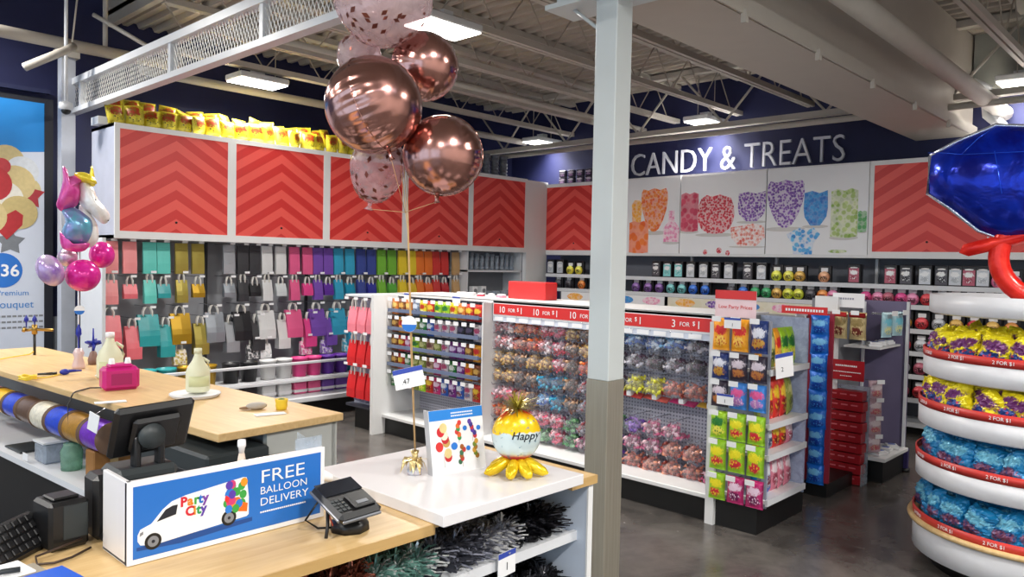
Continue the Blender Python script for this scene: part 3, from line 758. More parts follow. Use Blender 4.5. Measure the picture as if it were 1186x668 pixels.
row2 = [(648, 'black'), (660, 'black'), (675, 'orange'), (738, 'purple'), (752, 'purple'), (765, 'purple'), (778, 'teal'), (791, 'teal'), (804, 'blue'), (818, 'blue'), (848, 'black'), (862, 'blue'), (876, 'green'), (889, 'green'), (901, 'gold'), (914, 'lime'), (926, 'lime'), (940, 'black'), (954, 'orange'), (966, 'pink'), (1004, 'magenta'), (1018, 'pink'), (1030, 'dark pink'), (1045, 'magenta'), (1058, 'pink'), (1075, 'red'), (1092, 'black'), (1108, 'red'), (1126, 'pink'), (1146, 'magenta'), (1166, 'pink')]
for px_, cn in row1: place_pack('candy_box' if cn in ('black', 'silver', 'dark pink', 'teal') else 'candy_pack', cn, 8.52, P(px_, 315, X=8.52).y, 1.5, 'top shelf')
for px_, cn in row2: place_pack('candy_pack', cn, 8.52, P(px_, 343, X=8.52).y, 1.3, 'second shelf')
lowr = [(2, 'gold'), (3, 'red'), (4, 'dark pink'), (5, 'dark pink')]
for si, base in lowr:
    for i in range(10):
        Y = 2.95-i*.155
        cn = [base, 'orange', base, 'black', 'pink', base, 'red', 'silver', base, 'red'][(i+si) % 10]
        place_pack('candy_pack', cn, 8.5, Y, zs[si], ['', '', 'third shelf', 'fourth shelf', 'fifth shelf', 'sixth shelf'][si])
# cream shelf talkers under the second shelf
CREAM = candies('cream_print', (226, 218, 190), (232, 226, 205), 3, .2)
for i, (ya, yb_) in enumerate(((7.0, 5.3), (5.25, 3.1))):
    w = MB(); w.box((8.392, yb_, 1.07), (8.399, ya, 1.262), CREAM if i else SIGNW)
    for k in range(4):
        yy = ya-.25-k*.42; w.prism(oval(0, 0, .14, .05, 12), ((8.392, yy, 1.2), (0, -1, 0), (0, 0, 1)), [K_YO, K_PU, K_BL, K_PK][k], .001)
    tag(w.build('shelf_poster'), ['pale poster strip on the candy wall left of the column', 'cream poster strip with candy pictures right of the column'][i], 'poster')
# ================================================================== MAIN GONDOLA  (front faces -X)
GX = 4.47
t = empty('gondola_shelving', (0, 0, 0), 'long white double-sided gondola of pegged candy with red price headers', 'shelving')
GB = 4.93
PERF = None
mt, nt, b = base_mat('perforated_panel'); setv(b, .5)
v = coord(nt); vo = nt.nodes.new('ShaderNodeTexVoronoi'); vo.feature = 'F1'; vo.inputs['Scale'].default_value = 38; vo.inputs['Randomness'].default_value = 0
nt.links.new(v, vo.inputs['Vector'])
nt.links.new(mixc(nt, mth(nt, 'LESS_THAN', vo.outputs['Distance'], .28), rgb(196, 196, 210), rgb(126, 126, 144)), b.inputs['Base Color'])
PERF = mt
g = MB(); g.box((GB-.01, 2.42, .18), (GB+.01, 5.92, 1.33), PERF); g.build('back_panel', t)
g = MB(); g.box((GX-.02, 2.42, .155), (5.42, 5.92, .185), WHITE, .004); g.build('deck', t)
g = MB(); g.box((GX+.02, 2.42, 0), (5.38, 5.92, .155), KICK); g.build('kick', t)
g = MB(); g.box((GX-.03, 2.40, 0), (GX+.03, 2.46, 1.3), WHITE); g.build('end_post', t)
g = MB(); g.box((4.34, 5.90, 0), (5.42, 5.94, 1.325), WHITE); g.build('end_panel', t)
g = MB(); g.box((4.52, 4.615, .18), (4.9, 4.63, 1.31), WHITE); g.build('divider', t)
for y in (4.55, 3.48):
    g = MB(); g.box((GB-.05, y-.02, .18), (GB-.01, y+.02, 1.33), WHITE); g.build('upright', t)
g = MB(); g.box((4.62, 2.42, 1.31), (4.64, 5.92, 1.335), WHITE); g.box((4.62, 2.42, 1.33), (5.2, 5.92, 1.34), WHITE); g.build('top_rail', t)
# header strips
def header(y0, y1, txt, n, label, x=4.62, z=1.2):
    tt = empty('price_header', (x, y0, z), label, 'sign', 'red price header strips', -PI/2)
    L_ = y0-y1; g = MB(); g.box((0, 0, 0), (L_, .012, .13), SIGNW, .002); g.build('white_holder', tt)
    g = MB(); g.box((0, .004, -.045), (L_, .008, 0), pm('label_strip', (206, 212, 226), .4))
    for k in range(int(L_/.14)): g.box((.02+k*.14, .001, -.038), (.12+k*.14, .004, -.006), SIGNW)
    g.build('label_strip', tt)
    g = MB(); g.box((.01, -.003, .015), (L_-.01, 0, .105), RED); g.build('red_strip', tt)
    g = MB(); fr3 = ((0, -.003, 0), (1, 0, 0), (0, 0, 1))
    for i in range(n):
        cx = L_*(i+.5)/n
        a, b_ = txt.split('|')
        g.text(a, ((cx-.12, -.003, .032), (1, 0, 0), (0, 0, 1)), .075, SIGNW, .0005, .001)
        g.text('FOR', ((cx-.01 if len(a) > 1 else cx-.055, -.003, .042), (1, 0, 0), (0, 0, 1)), .042, SIGNW, .0005, .001)
        g.text('$', ((cx+.09 if len(a) > 1 else cx+.045, -.003, .052), (1, 0, 0), (0, 0, 1)), .042, SIGNW, .0005, .001)
        g.text(b_, ((cx+.12 if len(a) > 1 else cx+.075, -.003, .032), (1, 0, 0), (0, 0, 1)), .075, SIGNW, .0005, .001)
    g.build('white_lettering', tt)
header(4.60, 3.46, '10|1', 3, 'red header strip repeating 10 for 1 dollar in white, left of the column')
header(3.44, 2.50, '3|1', 2, 'red header strip repeating 3 for 1 dollar in white, right of the column')

# clear bags of wrapped candies on pegs
CLB = clear('clear_bag_film', (244, 245, 250), .13, .15)
def cmat(c): return pm('sweet_%d_%d_%d' % c, c, .35, .0, .08, 30)
def peg_pack(key, cols, w_=.16, h=.132, d=.12, seed=0, n=34):
    rnd = random.Random(seed)
    t_ = empty('candy_bundle', (0, 0, 0))
    g = MB()
    for i in range(n):
        x = rnd.uniform(-1, 1); z = rnd.random(); y = rnd.uniform(-1, 1)
        k = 1-.35*z
        cx, cy, cz = x*w_*.42*k, -d*.5+y*d*.38, -h+.018+z*(h-.05)
        mm = cmat(rnd.choice(cols)); r = rnd.uniform(.014, .02)
        M_ = Matrix.Translation((cx, cy, cz)) @ Matrix.Rotation(rnd.uniform(0, 3), 4, 'Z') @ Matrix.Rotation(rnd.uniform(-.7, .7), 4, 'X') @ Matrix.Rotation(rnd.uniform(-.9, .9), 4, 'Y')
        q = MB(); q.sphere((0, 0, 0), (r*1.25, r*.8, r*.8), mm, 7, 5)
        for s_ in (-1, 1): q.add([(s_*r, 0, 0), (s_*r*2.1, r*.3, r*.8), (s_*r*2.1, -r*.3, -r*.8)], [(0, 1, 2)], mm)
        q.xf(M_); g.add(q.v, q.f, mm, True)
    g.build('wrapped_sweets', t_)
    g = MB()
    g.lathe([(w_*.36, -h), (w_*.5, -h*.75), (w_*.48, -h*.4), (w_*.2, -.03), (.03, -.012), (.04, .012)], CLB, (0, -d*.5, 0), 12)
    o = g.build('clear_bag', t_)
    g = MB(); g.tube([(0, .16, .0), (0, -d-.02, .0), (0, -d-.03, .02)], .0035, CHROME, 5); g.build('peg_hook', t_)
    return t_
PAL = {'orange': [(236, 110, 50), (240, 150, 90), (190, 60, 40)], 'red and pink': [(214, 50, 80), (236, 110, 140), (240, 200, 205)], 'brown': [(120, 70, 50), (180, 140, 110), (70, 40, 34)],
       'gold': [(200, 150, 60), (230, 190, 110), (140, 90, 40)], 'pale pink': [(230, 180, 190), (206, 120, 120), (238, 226, 226)], 'blue': [(50, 100, 180), (130, 180, 220), (220, 230, 240)],
       'teal': [(40, 150, 190), (90, 190, 210), (30, 90, 130)], 'black and white': [(40, 34, 44), (200, 196, 204), (90, 60, 80)], 'yellow': [(220, 216, 50), (236, 230, 110), (180, 170, 50)],
       'green': [(80, 160, 90), (150, 200, 150), (40, 100, 60)], 'purple': [(110, 60, 170), (160, 110, 200), (70, 40, 110)], 'silver and red': [(190, 186, 196), (150, 60, 70), (110, 104, 120)],
       'copper': [(190, 90, 70), (226, 150, 120), (130, 50, 40)], 'magenta': [(150, 40, 90), (196, 90, 130), (230, 190, 200)]}
BP = {}
def bundle(pal, X, Y, z, lab, grp, scale=1, rz=-PI/2):
    v_ = random.randrange(2)
    k = (pal, v_)
    if k not in BP:
        o = peg_pack(pal, PAL[pal], seed=hash(pal) % 99 if False else len(BP)+3); BP[k] = o
        o.location = (X, Y, z); o.rotation_euler = (0, 0, rz); tag(o, lab, 'candy bag', grp)
        if scale != 1: o.scale = (scale,)*3
    else:
        dup(BP[k], (X, Y, z), label=lab, group=grp, rot=(0, 0, rz), scale=scale)
gridA = [  # left to right, nine pegs from Y=4.50
 ['pale pink', 'orange', 'orange', 'red and pink', 'red and pink', 'gold', 'brown', 'orange'],
 ['pale pink', 'copper', 'orange', 'pale pink', 'red and pink', 'brown', 'gold', 'brown'],
 ['gold', 'brown', 'gold', 'gold', 'red and pink', 'brown', 'orange', 'gold'],
 ['gold', 'brown', 'brown', 'teal', 'teal', 'brown', 'silver and red', 'brown'],
 ['red and pink', 'copper', 'brown', 'blue', 'teal', 'brown', 'silver and red', 'green'],
 ['orange', 'copper', 'red and pink', 'red and pink', 'red and pink', 'green', 'silver and red', 'brown'],
 ['brown', 'copper', 'pale pink', 'green', 'red and pink', 'green', 'magenta', 'brown']]
zA = [1.135, 1.0, .865, .715, .56, .405, .265+.02]
for r_, row in enumerate(gridA):
    for c_, p_ in enumerate([row[0]]+row):
        bundle(p_, 4.77, 4.60-c_*.137, zA[r_]+.055, 'clear bag of %s sweets, ten for one section, %s row, %s peg' % (p_, ORD[r_], ORD[c_]), 'bagged sweets left of the column')
gridB = [['blue', 'blue', 'blue', 'blue', 'black and white', 'black and white'],
         ['black and white', 'black and white', 'black and white', 'black and white', 'black and white', 'silver and red'],
         ['black and white', 'yellow', 'yellow', 'copper', 'copper', None],
         [None, None, None, None, None, None],
         ['green', 'purple', 'magenta', 'magenta', None, None],
         ['purple', 'magenta', 'magenta', 'copper', 'copper', None],
         ['purple', 'copper', 'copper', 'copper', 'copper', 'magenta']]
zB = [1.12, .97, .80, .68, .50, .375, .24]
for r_, row in enumerate(gridB):
    nB = len(row)
    for c_, p_ in enumerate(row):
        if p_: bundle(p_, 4.77, 3.36-c_*.165, zB[r_]+.06, 'clear bag of %s sweets, three for one section, %s row, %s peg' % (p_, ORD[r_], ORD[c_]), 'bagged sweets right of the column')
# thin candy sticks bundles in the gap row
for c_, cl in enumerate(((196, 60, 60), (210, 90, 80), (190, 50, 110), (214, 170, 60))):
    g = MB()
    for k in range(5): g.tube([(-.1, -.02-k*.012, -.03-k*.004), (.1, -.02-k*.012, -.035-k*.006)], .006, cmat(cl), 6)
    g.box((-.02, -.085, -.05), (.02, 0, -.015), TAGW, .003); g.tube([(0, .14, 0), (0, -.1, 0)], .004, CHROME, 5)
    tag(g.build('candy_sticks', loc=(4.78, 3.25-c_*.22, .74), rot=(0, 0, -PI/2)), 'thin bundle of long candy sticks on a peg, %s along the gap row' % ORD[c_], 'candy', 'candy stick bundles')

# left bay: shelves with hanging bags
SHB = pm('shelf_blue_grey', (104, 116, 144), .4)
for i, z in enumerate((1.20, 1.03, .86, .69)):
    g = MB(); g.box((4.50, 4.64, z-.03), (4.9, 5.88, z-.015), SHB); g.box((4.487, 4.64, z-.035), (4.5, 5.88, z-.003), SHB); g.build('shelf', t)
BAGC = {'orange': wrap('film_o', (214, 120, 40), (240, 210, 120), (120, 40, 20)), 'brown': wrap('film_br', (130, 70, 36), (230, 180, 90), (60, 30, 20)), 'yellow': wrap('film_y', (228, 206, 40), (190, 50, 30), (250, 240, 160)),
        'red': wrap('film_r', (196, 40, 36), (240, 200, 60), (110, 16, 20)), 'lime': wrap('film_l', (160, 206, 40), (40, 120, 50), (240, 230, 90)), 'green': wrap('film_g', (40, 128, 56), (226, 232, 220), (16, 70, 30)),
        'blue': wrap('film_b', (40, 90, 180), (230, 236, 244), (120, 40, 60)), 'white': wrap('film_w', (214, 206, 210), (180, 70, 110), (110, 120, 160)), 'black': wrap('film_k', (34, 32, 40), (90, 80, 110), (20, 20, 30)),
        'purple': wrap('film_p', (120, 40, 130), (220, 200, 230), (70, 20, 90)), 'magenta': wrap('film_m', (190, 40, 110), (240, 210, 230), (110, 20, 80)), 'olive': wrap('film_ol', (130, 140, 60), (200, 200, 130), (70, 80, 40)),
        'tan': wrap('film_t', (190, 160, 130), (120, 70, 60), (220, 200, 180)), 'slate': wrap('film_gb', (120, 134, 160), (220, 226, 236), (50, 60, 90)),
        'amber': wrap('film_am', (238, 160, 30), (214, 40, 40), (250, 200, 90), (200, 60, 30)), 'navy': wrap('film_nv', (30, 50, 110), (226, 226, 236), (200, 150, 60), (170, 60, 40)), 'dark': wrap('film_dk', (50, 40, 56), (214, 200, 210), (190, 120, 60), (140, 60, 60)),
        'blue and pink': wrap('film_bp', (60, 130, 210), (226, 90, 150), (190, 130, 200), (240, 200, 220)), 'yellow green': wrap('film_yg', (150, 200, 40), (240, 226, 40), (214, 40, 60), (250, 220, 50)),
        'bright blue': wrap('film_bb', (24, 104, 200), (120, 190, 236), (20, 60, 160), (70, 150, 226)), 'bright yellow': wrap('film_by', (240, 222, 30), (110, 50, 110), (40, 70, 140), (200, 60, 80)), 'cyan': wrap('film_cy', (14, 118, 172), (110, 180, 206), (120, 70, 100), (30, 60, 120)),
        'pink': wrap('film_pk', (206, 120, 140), (240, 220, 226), (150, 60, 80)), 'red and yellow': wrap('film_ry', (206, 50, 40), (240, 200, 50), (150, 20, 24))}
SP = {}
def snack(col, w_, h, th, X, Y, z, rot, lab, cat, grp, hook=True, crumple=0):
    k = (col, round(w_, 3), round(h, 3), hook, random.randrange(4) if crumple else 0)
    if k not in SP:
        t_ = empty('candy_bag', (0, 0, 0)); g = pouch('x', w_, h, th, BAGC[col], n=16 if crumple else 8, m_=16 if crumple else 9)
        if crumple:
            rs = random.Random(len(SP)); ph = [rs.uniform(0, 6) for _ in range(8)]
            nv = []
            for x, y, zz in g.v:
                e = max(0, 1-abs(2*zz/h-1)**4); q = sin(x*90+zz*60+ph[0])*sin(zz*110-x*50+ph[1])+.7*sin(x*210+ph[2]+zz*90)*sin(zz*170+ph[3])
                nv.append((x+.004*sin(zz*70+ph[4]), y+(crumple*q*(.5+e))+.012*sin(x*28+ph[5]), zz+.006*sin(x*60+ph[6])+.02*(x/w_)*sin(ph[7])))
            g.v = nv; g.s = [False]*len(g.s)
        o = g.build('film_pouch', t_)
        if hook:
            g = MB(); g.tube([(0, .14, h-.012), (0, -th*.5-.03, h-.012), (0, -th*.5-.04, h+.005)], .0035, CHROME, 5); g.build('peg_hook', t_)
            g = MB(); g.box((-.03, -th*.5-.048, h-.018), (.03, -th*.5-.043, h+.014), TAGW); g.build('price_tag', t_)
        SP[k] = t_; t_.location = (X, Y, z); t_.rotation_euler = rot; tag(t_, lab, cat, grp)
        return t_
    return dup(SP[k], (X, Y, z), rot=rot, label=lab, group=grp)
gl = [['orange', 'brown', 'orange', 'slate', 'yellow', 'red', 'lime', 'lime', 'yellow', 'orange', 'red', 'red'],
      ['brown', 'amber', 'orange', 'olive', 'green', 'blue', 'white', 'white', 'white', 'black', 'black', 'white'],
      ['brown', 'red', 'magenta', 'lime', 'olive', 'tan', 'olive', 'white', 'purple', 'purple', 'brown', 'amber'],
      ['brown', 'red', 'green', 'olive', 'olive', 'tan', 'magenta', 'white', 'green', 'purple', 'amber', 'brown'],
      ['green', 'green', 'white', 'olive', 'lime', 'red', 'magenta', 'blue', 'purple', 'blue', 'white', 'red']]
for r_, row in enumerate(gl):
    for c_, col in enumerate(row):
        z = [1.145, .975, .80, .63, .46][r_]
        snack(col, .098, .148, .045, 4.55, 5.84-c_*.103, z-.005, (0, 0, -PI/2), '%s candy bag in the shelf bay by the white end panel, %s row, %s along' % (col, ORD[r_], ORD[c_]), 'candy bag', 'candy bags in the left bay')
def card(name, w_, h, loc, rot, label, cat='price card', lines=(), strip=TAGB, sh=.2, body=SIGNW, ground=None, text_mat=None):
    t_ = empty(name, loc, label, cat, None, rot=rot)
    g = MB(); g.box((-w_/2, 0, 0), (w_/2, .003, h), body, .0005); g.build('card', t_)
    g = MB(); g.box((-w_/2, -.0008, h*(1-sh)), (w_/2, 0, h), strip); g.build('colour_band', t_)
    if lines:
        g = MB()
        for (tx, x, z, s_) in lines: g.text(tx, ((x, -.0002, z), (1, 0, 0), (0, 0, 1)), s_, text_mat or INK, .0002, .0006, align='CENTER')
        g.build('lettering', t_)
    if ground: g = MB(); ground(g); g.build('holder', t_)
    return t_
hold = lambda g: g.tube([(0, .15, .02), (0, .003, .02)], .003, CHROME, 5)
for i, y in enumerate((5.68, 5.0)): card('price_card', .1, .075, (4.56, y, 1.27), (0, 0, -PI/2), 'small white price card with blue top on the left bay, %s' % ('nearer the end panel' if i == 0 else 'above the lime bags'), ground=hold)

# north end cap: pink and red gift bags
t = empty('end_cap_fixture', (0, 0, 0), 'narrow end cap of pink and red gift bags at the left end of the gondola', 'shelving')
g = MB(); g.box((4.50, 5.94, .22), (4.53, 6.42, 1.3), clear('cap_panel', (210, 214, 232), .5, .2)); g.build('side_panel', t)
g = MB(); g.box((4.44, 5.95, 0), (5.2, 6.32, .2), KICK); g.build('kick', t)
g = MB(); g.box((4.42, 5.94, .2), (5.3, 6.45, .225), pm('cap_deck', (60, 60, 70), .4)); g.build('deck', t)
g = MB(); g.box((4.40, 5.94, 1.29), (5.3, 6.45, 1.31), WMET); g.build('top_edge', t)
CAPB = pm('cap_back_blue', (150, 150, 190), .3)
for i in range(3):
    g = MB(); g.box((-.05, -.03, 0), (.05, 0, .2), CAPB, .01)
    tag(g.build('tissue_pack', loc=(4.48, 6.32-i*.13, .26), rot=(0, 0, -PI/2)), 'pale lilac tissue pack at the foot of the end cap, %s from the left' % ORD[i], 'tissue paper', 'tissue packs')
CP = [('pink', pm('cap_pink', (236, 130, 146), .4)), ('red', pm('cap_red', (206, 34, 40), .4)), ('red', MC['cap_red'])]
for r_ in range(3):
    for c_ in range(3):
        o = dup(protos['slim'], (4.44, 6.34-c_*.155, (1.19, .86, .55)[r_]), rot=(0, 0, -PI/2), mats={'bag_body': CP[r_][1]}, scale=(1.18, .9, 1.12))
        tag(o, '%s gift bag with white handles on the end cap, %s row, %s along' % (CP[r_][0], ORD[r_], ORD[c_]), 'gift bag', 'gift bags on the end cap')

# red box and folded packs on top of the gondola
w = MB(); w.box((4.86, 4.23, 1.34), (5.02, 4.66, 1.49), RED, .006); tag(w.build('red_box'), 'plain red box standing on top of the gondola before the corner', 'box')
for i in range(5):
    g = MB(); g.box((-.05, -.03, 0), (.05, .03, .015), [SIGNW, SIGNW, cmat((214, 60, 80)), SIGNW, cmat((230, 140, 160))][i], .003); g.box((-.045, -.028, .015), (.045, .02, .03), SIGNW, .004)
    tag(g.build('card_pack', loc=(4.9, 5.3-i*.13, 1.341), rot=(0, 0, .3*i)), 'small flat pack on the gondola top before the red box, %s along' % ORD[i], 'pack', 'flat packs on the gondola top')

# ---------- south end cap: side panel of bags facing west and shelves facing south
t = empty('end_cap_fixture', (0, 0, 0), 'white end cap at the right end of the gondola, candy bags on side and shelves', 'shelving')
g = MB(); g.box((4.47, 2.12, 0), (5.16, 2.40, .17), KICK); g.build('kick', t)
g = MB(); g.box((4.46, 2.06, .18), (4.475, 2.40, 1.33), pm('clear_side_grey', (150, 154, 170), .3)); g.build('side_panel', t)
g = MB(); g.box((4.48, 2.38, .18), (5.0, 2.40, 1.33), GREY); g.build('back_panel', t)
g = MB(); g.box((4.985, 2.05, .18), (5.0, 2.40, 1.33), clear('cap_wing', (190, 200, 226), .6, .2)); g.build('wing_panel', t)
for z in (.235, .51, .70, 1.03):
    g = MB(); g.box((4.44, 2.05, z-.022), (4.99, 2.38, z), WHITE); g.box((4.43, 2.035, z-.03), (4.99, 2.05, z+.008), WMET); g.build('shelf', t)
grid = [['amber', 'amber', 'navy'], ['navy', 'dark', 'dark'], ['dark', 'blue and pink', 'blue and pink'], ['lime', 'yellow green', 'yellow green'], ['yellow green', 'yellow green', 'yellow green'], ['yellow green', 'blue and pink', 'purple']]
names = {'amber': 'amber', 'navy': 'navy blue', 'dark': 'dark', 'blue and pink': 'blue and pink', 'lime': 'lime green', 'yellow green': 'yellow and green', 'purple': 'purple'}
for r_, row in enumerate(grid):
    for c_, col in enumerate(row):
        z = [1.155, .975, .80, .60, .405, .235-.02][r_]; hh = [.20, .165, .165, .175, .19, .17][r_]
        if r_ == 5: col = ['yellow green', 'magenta', 'magenta'][c_]
        snack(col, .115, hh, .05, 4.38, 2.345-c_*.125, z-.02, (0, 0, -PI/2), '%s candy bag on the end cap side, %s row, %s from the post' % (names.get(col, col), ORD[r_], ORD[c_]), 'candy bag', 'candy bags on the end cap side')
shel = [(1.03, ['amber', 'olive', 'amber', 'lime', 'lime'], .24), (.70, ['olive', 'red and yellow', 'red and yellow', 'red', 'olive'], .26), (.51, ['amber', 'slate', 'red', 'red', 'pink'], .165), (.235, ['cyan', 'blue', 'pink', 'pink', 'pink'], .24)]
for si, (z, cols, hh) in enumerate(shel):
    for c_, col in enumerate(cols):
        snack(col, .11, hh, .07, 4.50+c_*.1, 2.13, z+.001, (R(-6), 0, R(random.uniform(-14, 14))), '%s candy bag on the aisle-facing end cap shelf, %s shelf down, %s along' % (col, ORD[si], ORD[c_]), 'candy bag', 'candy bags on the end cap shelves', False)
card('price_card', .15, .15, (4.52, 1.99, .99), (0, R(-6), R(-18)), 'white price card with blue top tilted on the end cap shelf', lines=(('2', -.02, .04, .04),), ground=lambda g: g.tube([(0, .06, .05), (0, .003, .05)], .003, CHROME, 5), sh=.16)
for i, (y, z) in enumerate(((2.235, 1.33), (2.27, .86))):
    card('price_card', .11, .065, (4.305, y, z-.05), (0, 0, -PI/2), ['white price card with blue band over the amber bags on the end cap side', 'white price card with blue band lower on the end cap side'][i], lines=(('1', 0, .012, .03),), ground=lambda g: g.tube([(0, .15, .02), (0, .003, .02)], .003, CHROME, 5))
tt = empty('topper_sign', (4.5, 2.46, 1.335), 'red and pink topper sign above the end cap reading low party prices', 'sign', None, -PI/2)
g = MB(); g.box((0, 0, 0), (.28, .004, .17), pm('pale_pink_card', (226, 200, 206), .5)); g.build('card', tt)
g = MB(); g.box((0, -.002, .115), (.28, 0, .17), RED); g.build('red_band', tt)
g = MB(); g.text('Low Party Prices', ((.14, 0, .055), (1, 0, 0), (0, 0, 1)), .034, RED, .0002, .0008, align='CENTER'); g.build('lettering', tt)
# blue bag strip beyond end cap
t = empty('clip_strip', (5.56, 2.21, 0), 'tall strip rack of blue candy bags right of the end cap', 'rack')
g = MB(); g.box((.04, -.09, .1), (.06, .11, 1.33), pm('rack_red_side', (150, 40, 60), .5)); g.box((.04, .1, 0), (.6, .12, 1.33), WMET); g.build('backing', t)
g = MB(); g.box((.02, -.09, 0), (.6, .12, .1), KICK); g.build('foot', t)
for i in range(9):
    snack('bright blue', .13, .15, .06, 5.56, 2.2, 1.17-i*.135, (0, 0, -PI/2+random.uniform(-.2, .2)), 'bright blue candy bag on the strip rack, %s from the top' % ORD[i], 'candy bag', 'blue candy bags on the strip', False)
for i in range(6):
    snack('bright blue', .13, .15, .06, 5.15, 2.27, 1.1-i*.19, (0, 0, -PI/2+random.uniform(-.2, .2)), 'bright blue candy bag half hidden behind the end cap wing, %s from the top' % ORD[i], 'candy bag', 'blue candy bags behind the wing', False)
tt = empty('price_header', (5.4, 2.42, 1.33), 'small red header with white lettering above the blue bag strip', 'sign', None, -PI/2)
g = MB(); g.box((0, 0, 0), (.33, .006, .055), RED); g.box((.1, .006, -.02), (.11, .3, 0), WMET); g.build('strip', tt)
g = MB()
for k in range(14): g.box((.03+k*.02, -.001, .018), (.043+k*.02, 0, .036), SIGNW)
g.build('faint_lettering', tt)

# ---------- second gondola end with red box tower
t = empty('gondola_shelving', (0, 0, 0), 'second gondola end with purple panel behind the red box tower', 'shelving')
g = MB(); g.box((6.14, 2.5, .1), (7.3, 5.9, 1.2), GREY); g.box((6.14, 2.34, .1), (6.8, 2.5, 1.42), GREY); g.build('core', t)
g = MB(); g.box((6.10, 2.28, 0), (6.14, 2.36, 1.44), WHITE); g.box((6.10, 2.36, 0), (6.14, 2.46, 1.44), WHITE); g.build('front_post', t)
g = MB(); g.box((6.3, 1.97, 0), (6.85, 2.3, .16), KICK); g.build('kick', t)
g = MB(); g.box((6.22, 1.93, .18), (6.78, 2.3, .21), WHITE, .004); g.build('deck', t)
g = MB(); g.box((6.3, 2.02, 1.035), (6.8, 2.3, 1.05), WHITE); g.build('shelf', t)
g = MB(); g.box((6.79, 1.96, .19), (6.81, 2.34, 1.40), pm('purple_grey_panel', (112, 104, 134), .4)); g.build('purple_panel', t)
for x, y in ((6.45, 2.2), (6.78, 1.97)): g = MB(); g.box((x-.01, y-.01, .19), (x+.01, y+.01, 1.40), WMET); g.build('rod', t)
g = MB(); g.lathe([(0, 0), (.035, 0), (.035, .03), (0, .03)], BLACK, (6.82, 1.96, 0)); g.box((6.8, 1.94, .03), (6.84, 1.98, .19), pm('purple_foot', (50, 40, 90), .4)); g.build('caster', t)
for i in range(3):
    g = MB(); g.box((-.06, -.05, 0), (.06, .05, .02), SIGNW, .003); g.box((-.05, -.045, .02), (.04, .04, .035), SIGNW, .003); g.box((-.02, -.03, .035), (.03, .02, .037), cmat((110, 130, 200)))
    tag(g.build('folded_pack', loc=(6.34+i*.15, 2.02, .211), rot=(0, 0, .4*i-.3)), 'white folded pack on the low deck beside the red box tower, %s from the left' % ORD[i], 'pack', 'folded packs on the low deck')
    o = bpy.data.objects.new('folded_pack', bpy.data.objects['folded_pack'].data); COL.objects.link(o); o.location = (6.4+i*.14, 2.1, 1.051); o.rotation_euler = (0, 0, .5-.3*i)
    tag(o, 'white folded pack on the shelf under the blue bags, %s from the left' % ORD[i], 'pack', 'folded packs on the upper shelf')
tow = empty('box_tower', (6.10, 2.34, 0), 'clear stand holding a tower of dark red candy boxes', 'stand', None, -PI/2)
g = MB(); g.box((-.01, -.02, 0), (0, .1, .16), CLP); g.box((.28, -.02, 0), (.29, .1, .16), CLP); g.box((-.01, .09, 0), (.29, .1, .75), CLP); g.build('clear_stand', tow)
bxp = None
for i in range(9):
    lab = 'dark red candy box in the red tower, %s from the top' % ORD[8-i]
    if bxp is None:
        bxp = empty('red_candy_box', (0, 0, 0), lab, 'box', 'dark red boxes in the tower', -PI/2)
        g = MB(); g.box((0, -.02, 0), (.272, .08, .072), DRED, .004); g.build('carton', bxp)
        g = MB()
        for k in range(3): g.box((.03+k*.075, -.0212, .04), (.08+k*.075, -.02, .05), cmat((226, 120, 130)))
        g.build('faint_lettering', bxp)
        bxp.location = (6.10, 2.335, .002)
    else: dup(bxp, (6.10, 2.335+(-.006 if i % 2 else .004), .002+i*.0805), label=lab)
tt = empty('topper_sign', (6.08, 2.325, .80), 'dark red sign with faint white lettering above the red box tower', 'sign', None, -PI/2)
g = MB(); g.box((0, 0, 0), (.265, .006, .155), DRED); g.box((.05, .006, -.04), (.06, .02, .1), WMET); g.build('board', tt)
g = MB()
for zz, n_, s_ in ((.105, 11, .012), (.06, 15, .007), (.03, 6, .006)):
    for k in range(n_): g.box((.132-(n_*.5-k)*.015, -.001, zz), (.132-(n_*.5-k)*.015+.011, 0, zz+s_), SIGNW)
g.build('faint_lettering', tt)
tt = empty('topper_sign', (6.12, 2.33, 1.36), 'white topper sign standing above the gold bags', 'sign', None, -PI/2)
g = MB(); g.box((0, 0, 0), (.24, .005, .11), SIGNW); g.build('board', tt)
g = MB(); 
for k in range(7): g.box((.04+k*.018, -.001, .06), (.053+k*.018, 0, .075), cmat((150, 150, 165)))
g.build('faint_lettering', tt)
GBG = wrap('film_goldred', (200, 180, 130), (150, 130, 80), (110, 40, 30), (226, 200, 150)); BAGC['gold and red'] = GBG
for i in range(2):
    o = snack('gold and red', .125, .21, .06, 6.06, 2.25-i*.14, 1.12, (0, 0, -PI/2), '%s gold bag with red top hanging above the red sign' % ('left' if i == 0 else 'right'), 'candy bag', 'gold bags above the red sign')
    g = MB(); g.box((-.06, -.03, .17), (.06, -.018, .205), cmat((190, 40, 40)), .004); g.build('red_header', o)
BAGC['pale blue'] = wrap('film_pb', (170, 206, 216), (120, 200, 220), (226, 226, 160), (90, 170, 200))
for i in range(4):
    snack('pale blue', .12, .19, .05, 6.36+i*.13, 2.0+.04*(i % 2), 1.13, (0, 0, R(-20)), 'pale blue candy bag hanging beside the gold bags, %s from the left' % ORD[i], 'candy bag', 'pale blue bags')
BAGC['blush'] = wrap('film_bl', (190, 160, 170), (226, 210, 214), (200, 110, 120), (214, 190, 160), .2)
for i in range(4):
    snack('blush', .12, .14, .05, 6.25, 2.03, .66-i*.14, (0, 0, R(-40)), 'pale pink candy bag hanging right of the red box tower, %s from the top' % ORD[i], 'candy bag', 'pale pink bags by the tower', True)
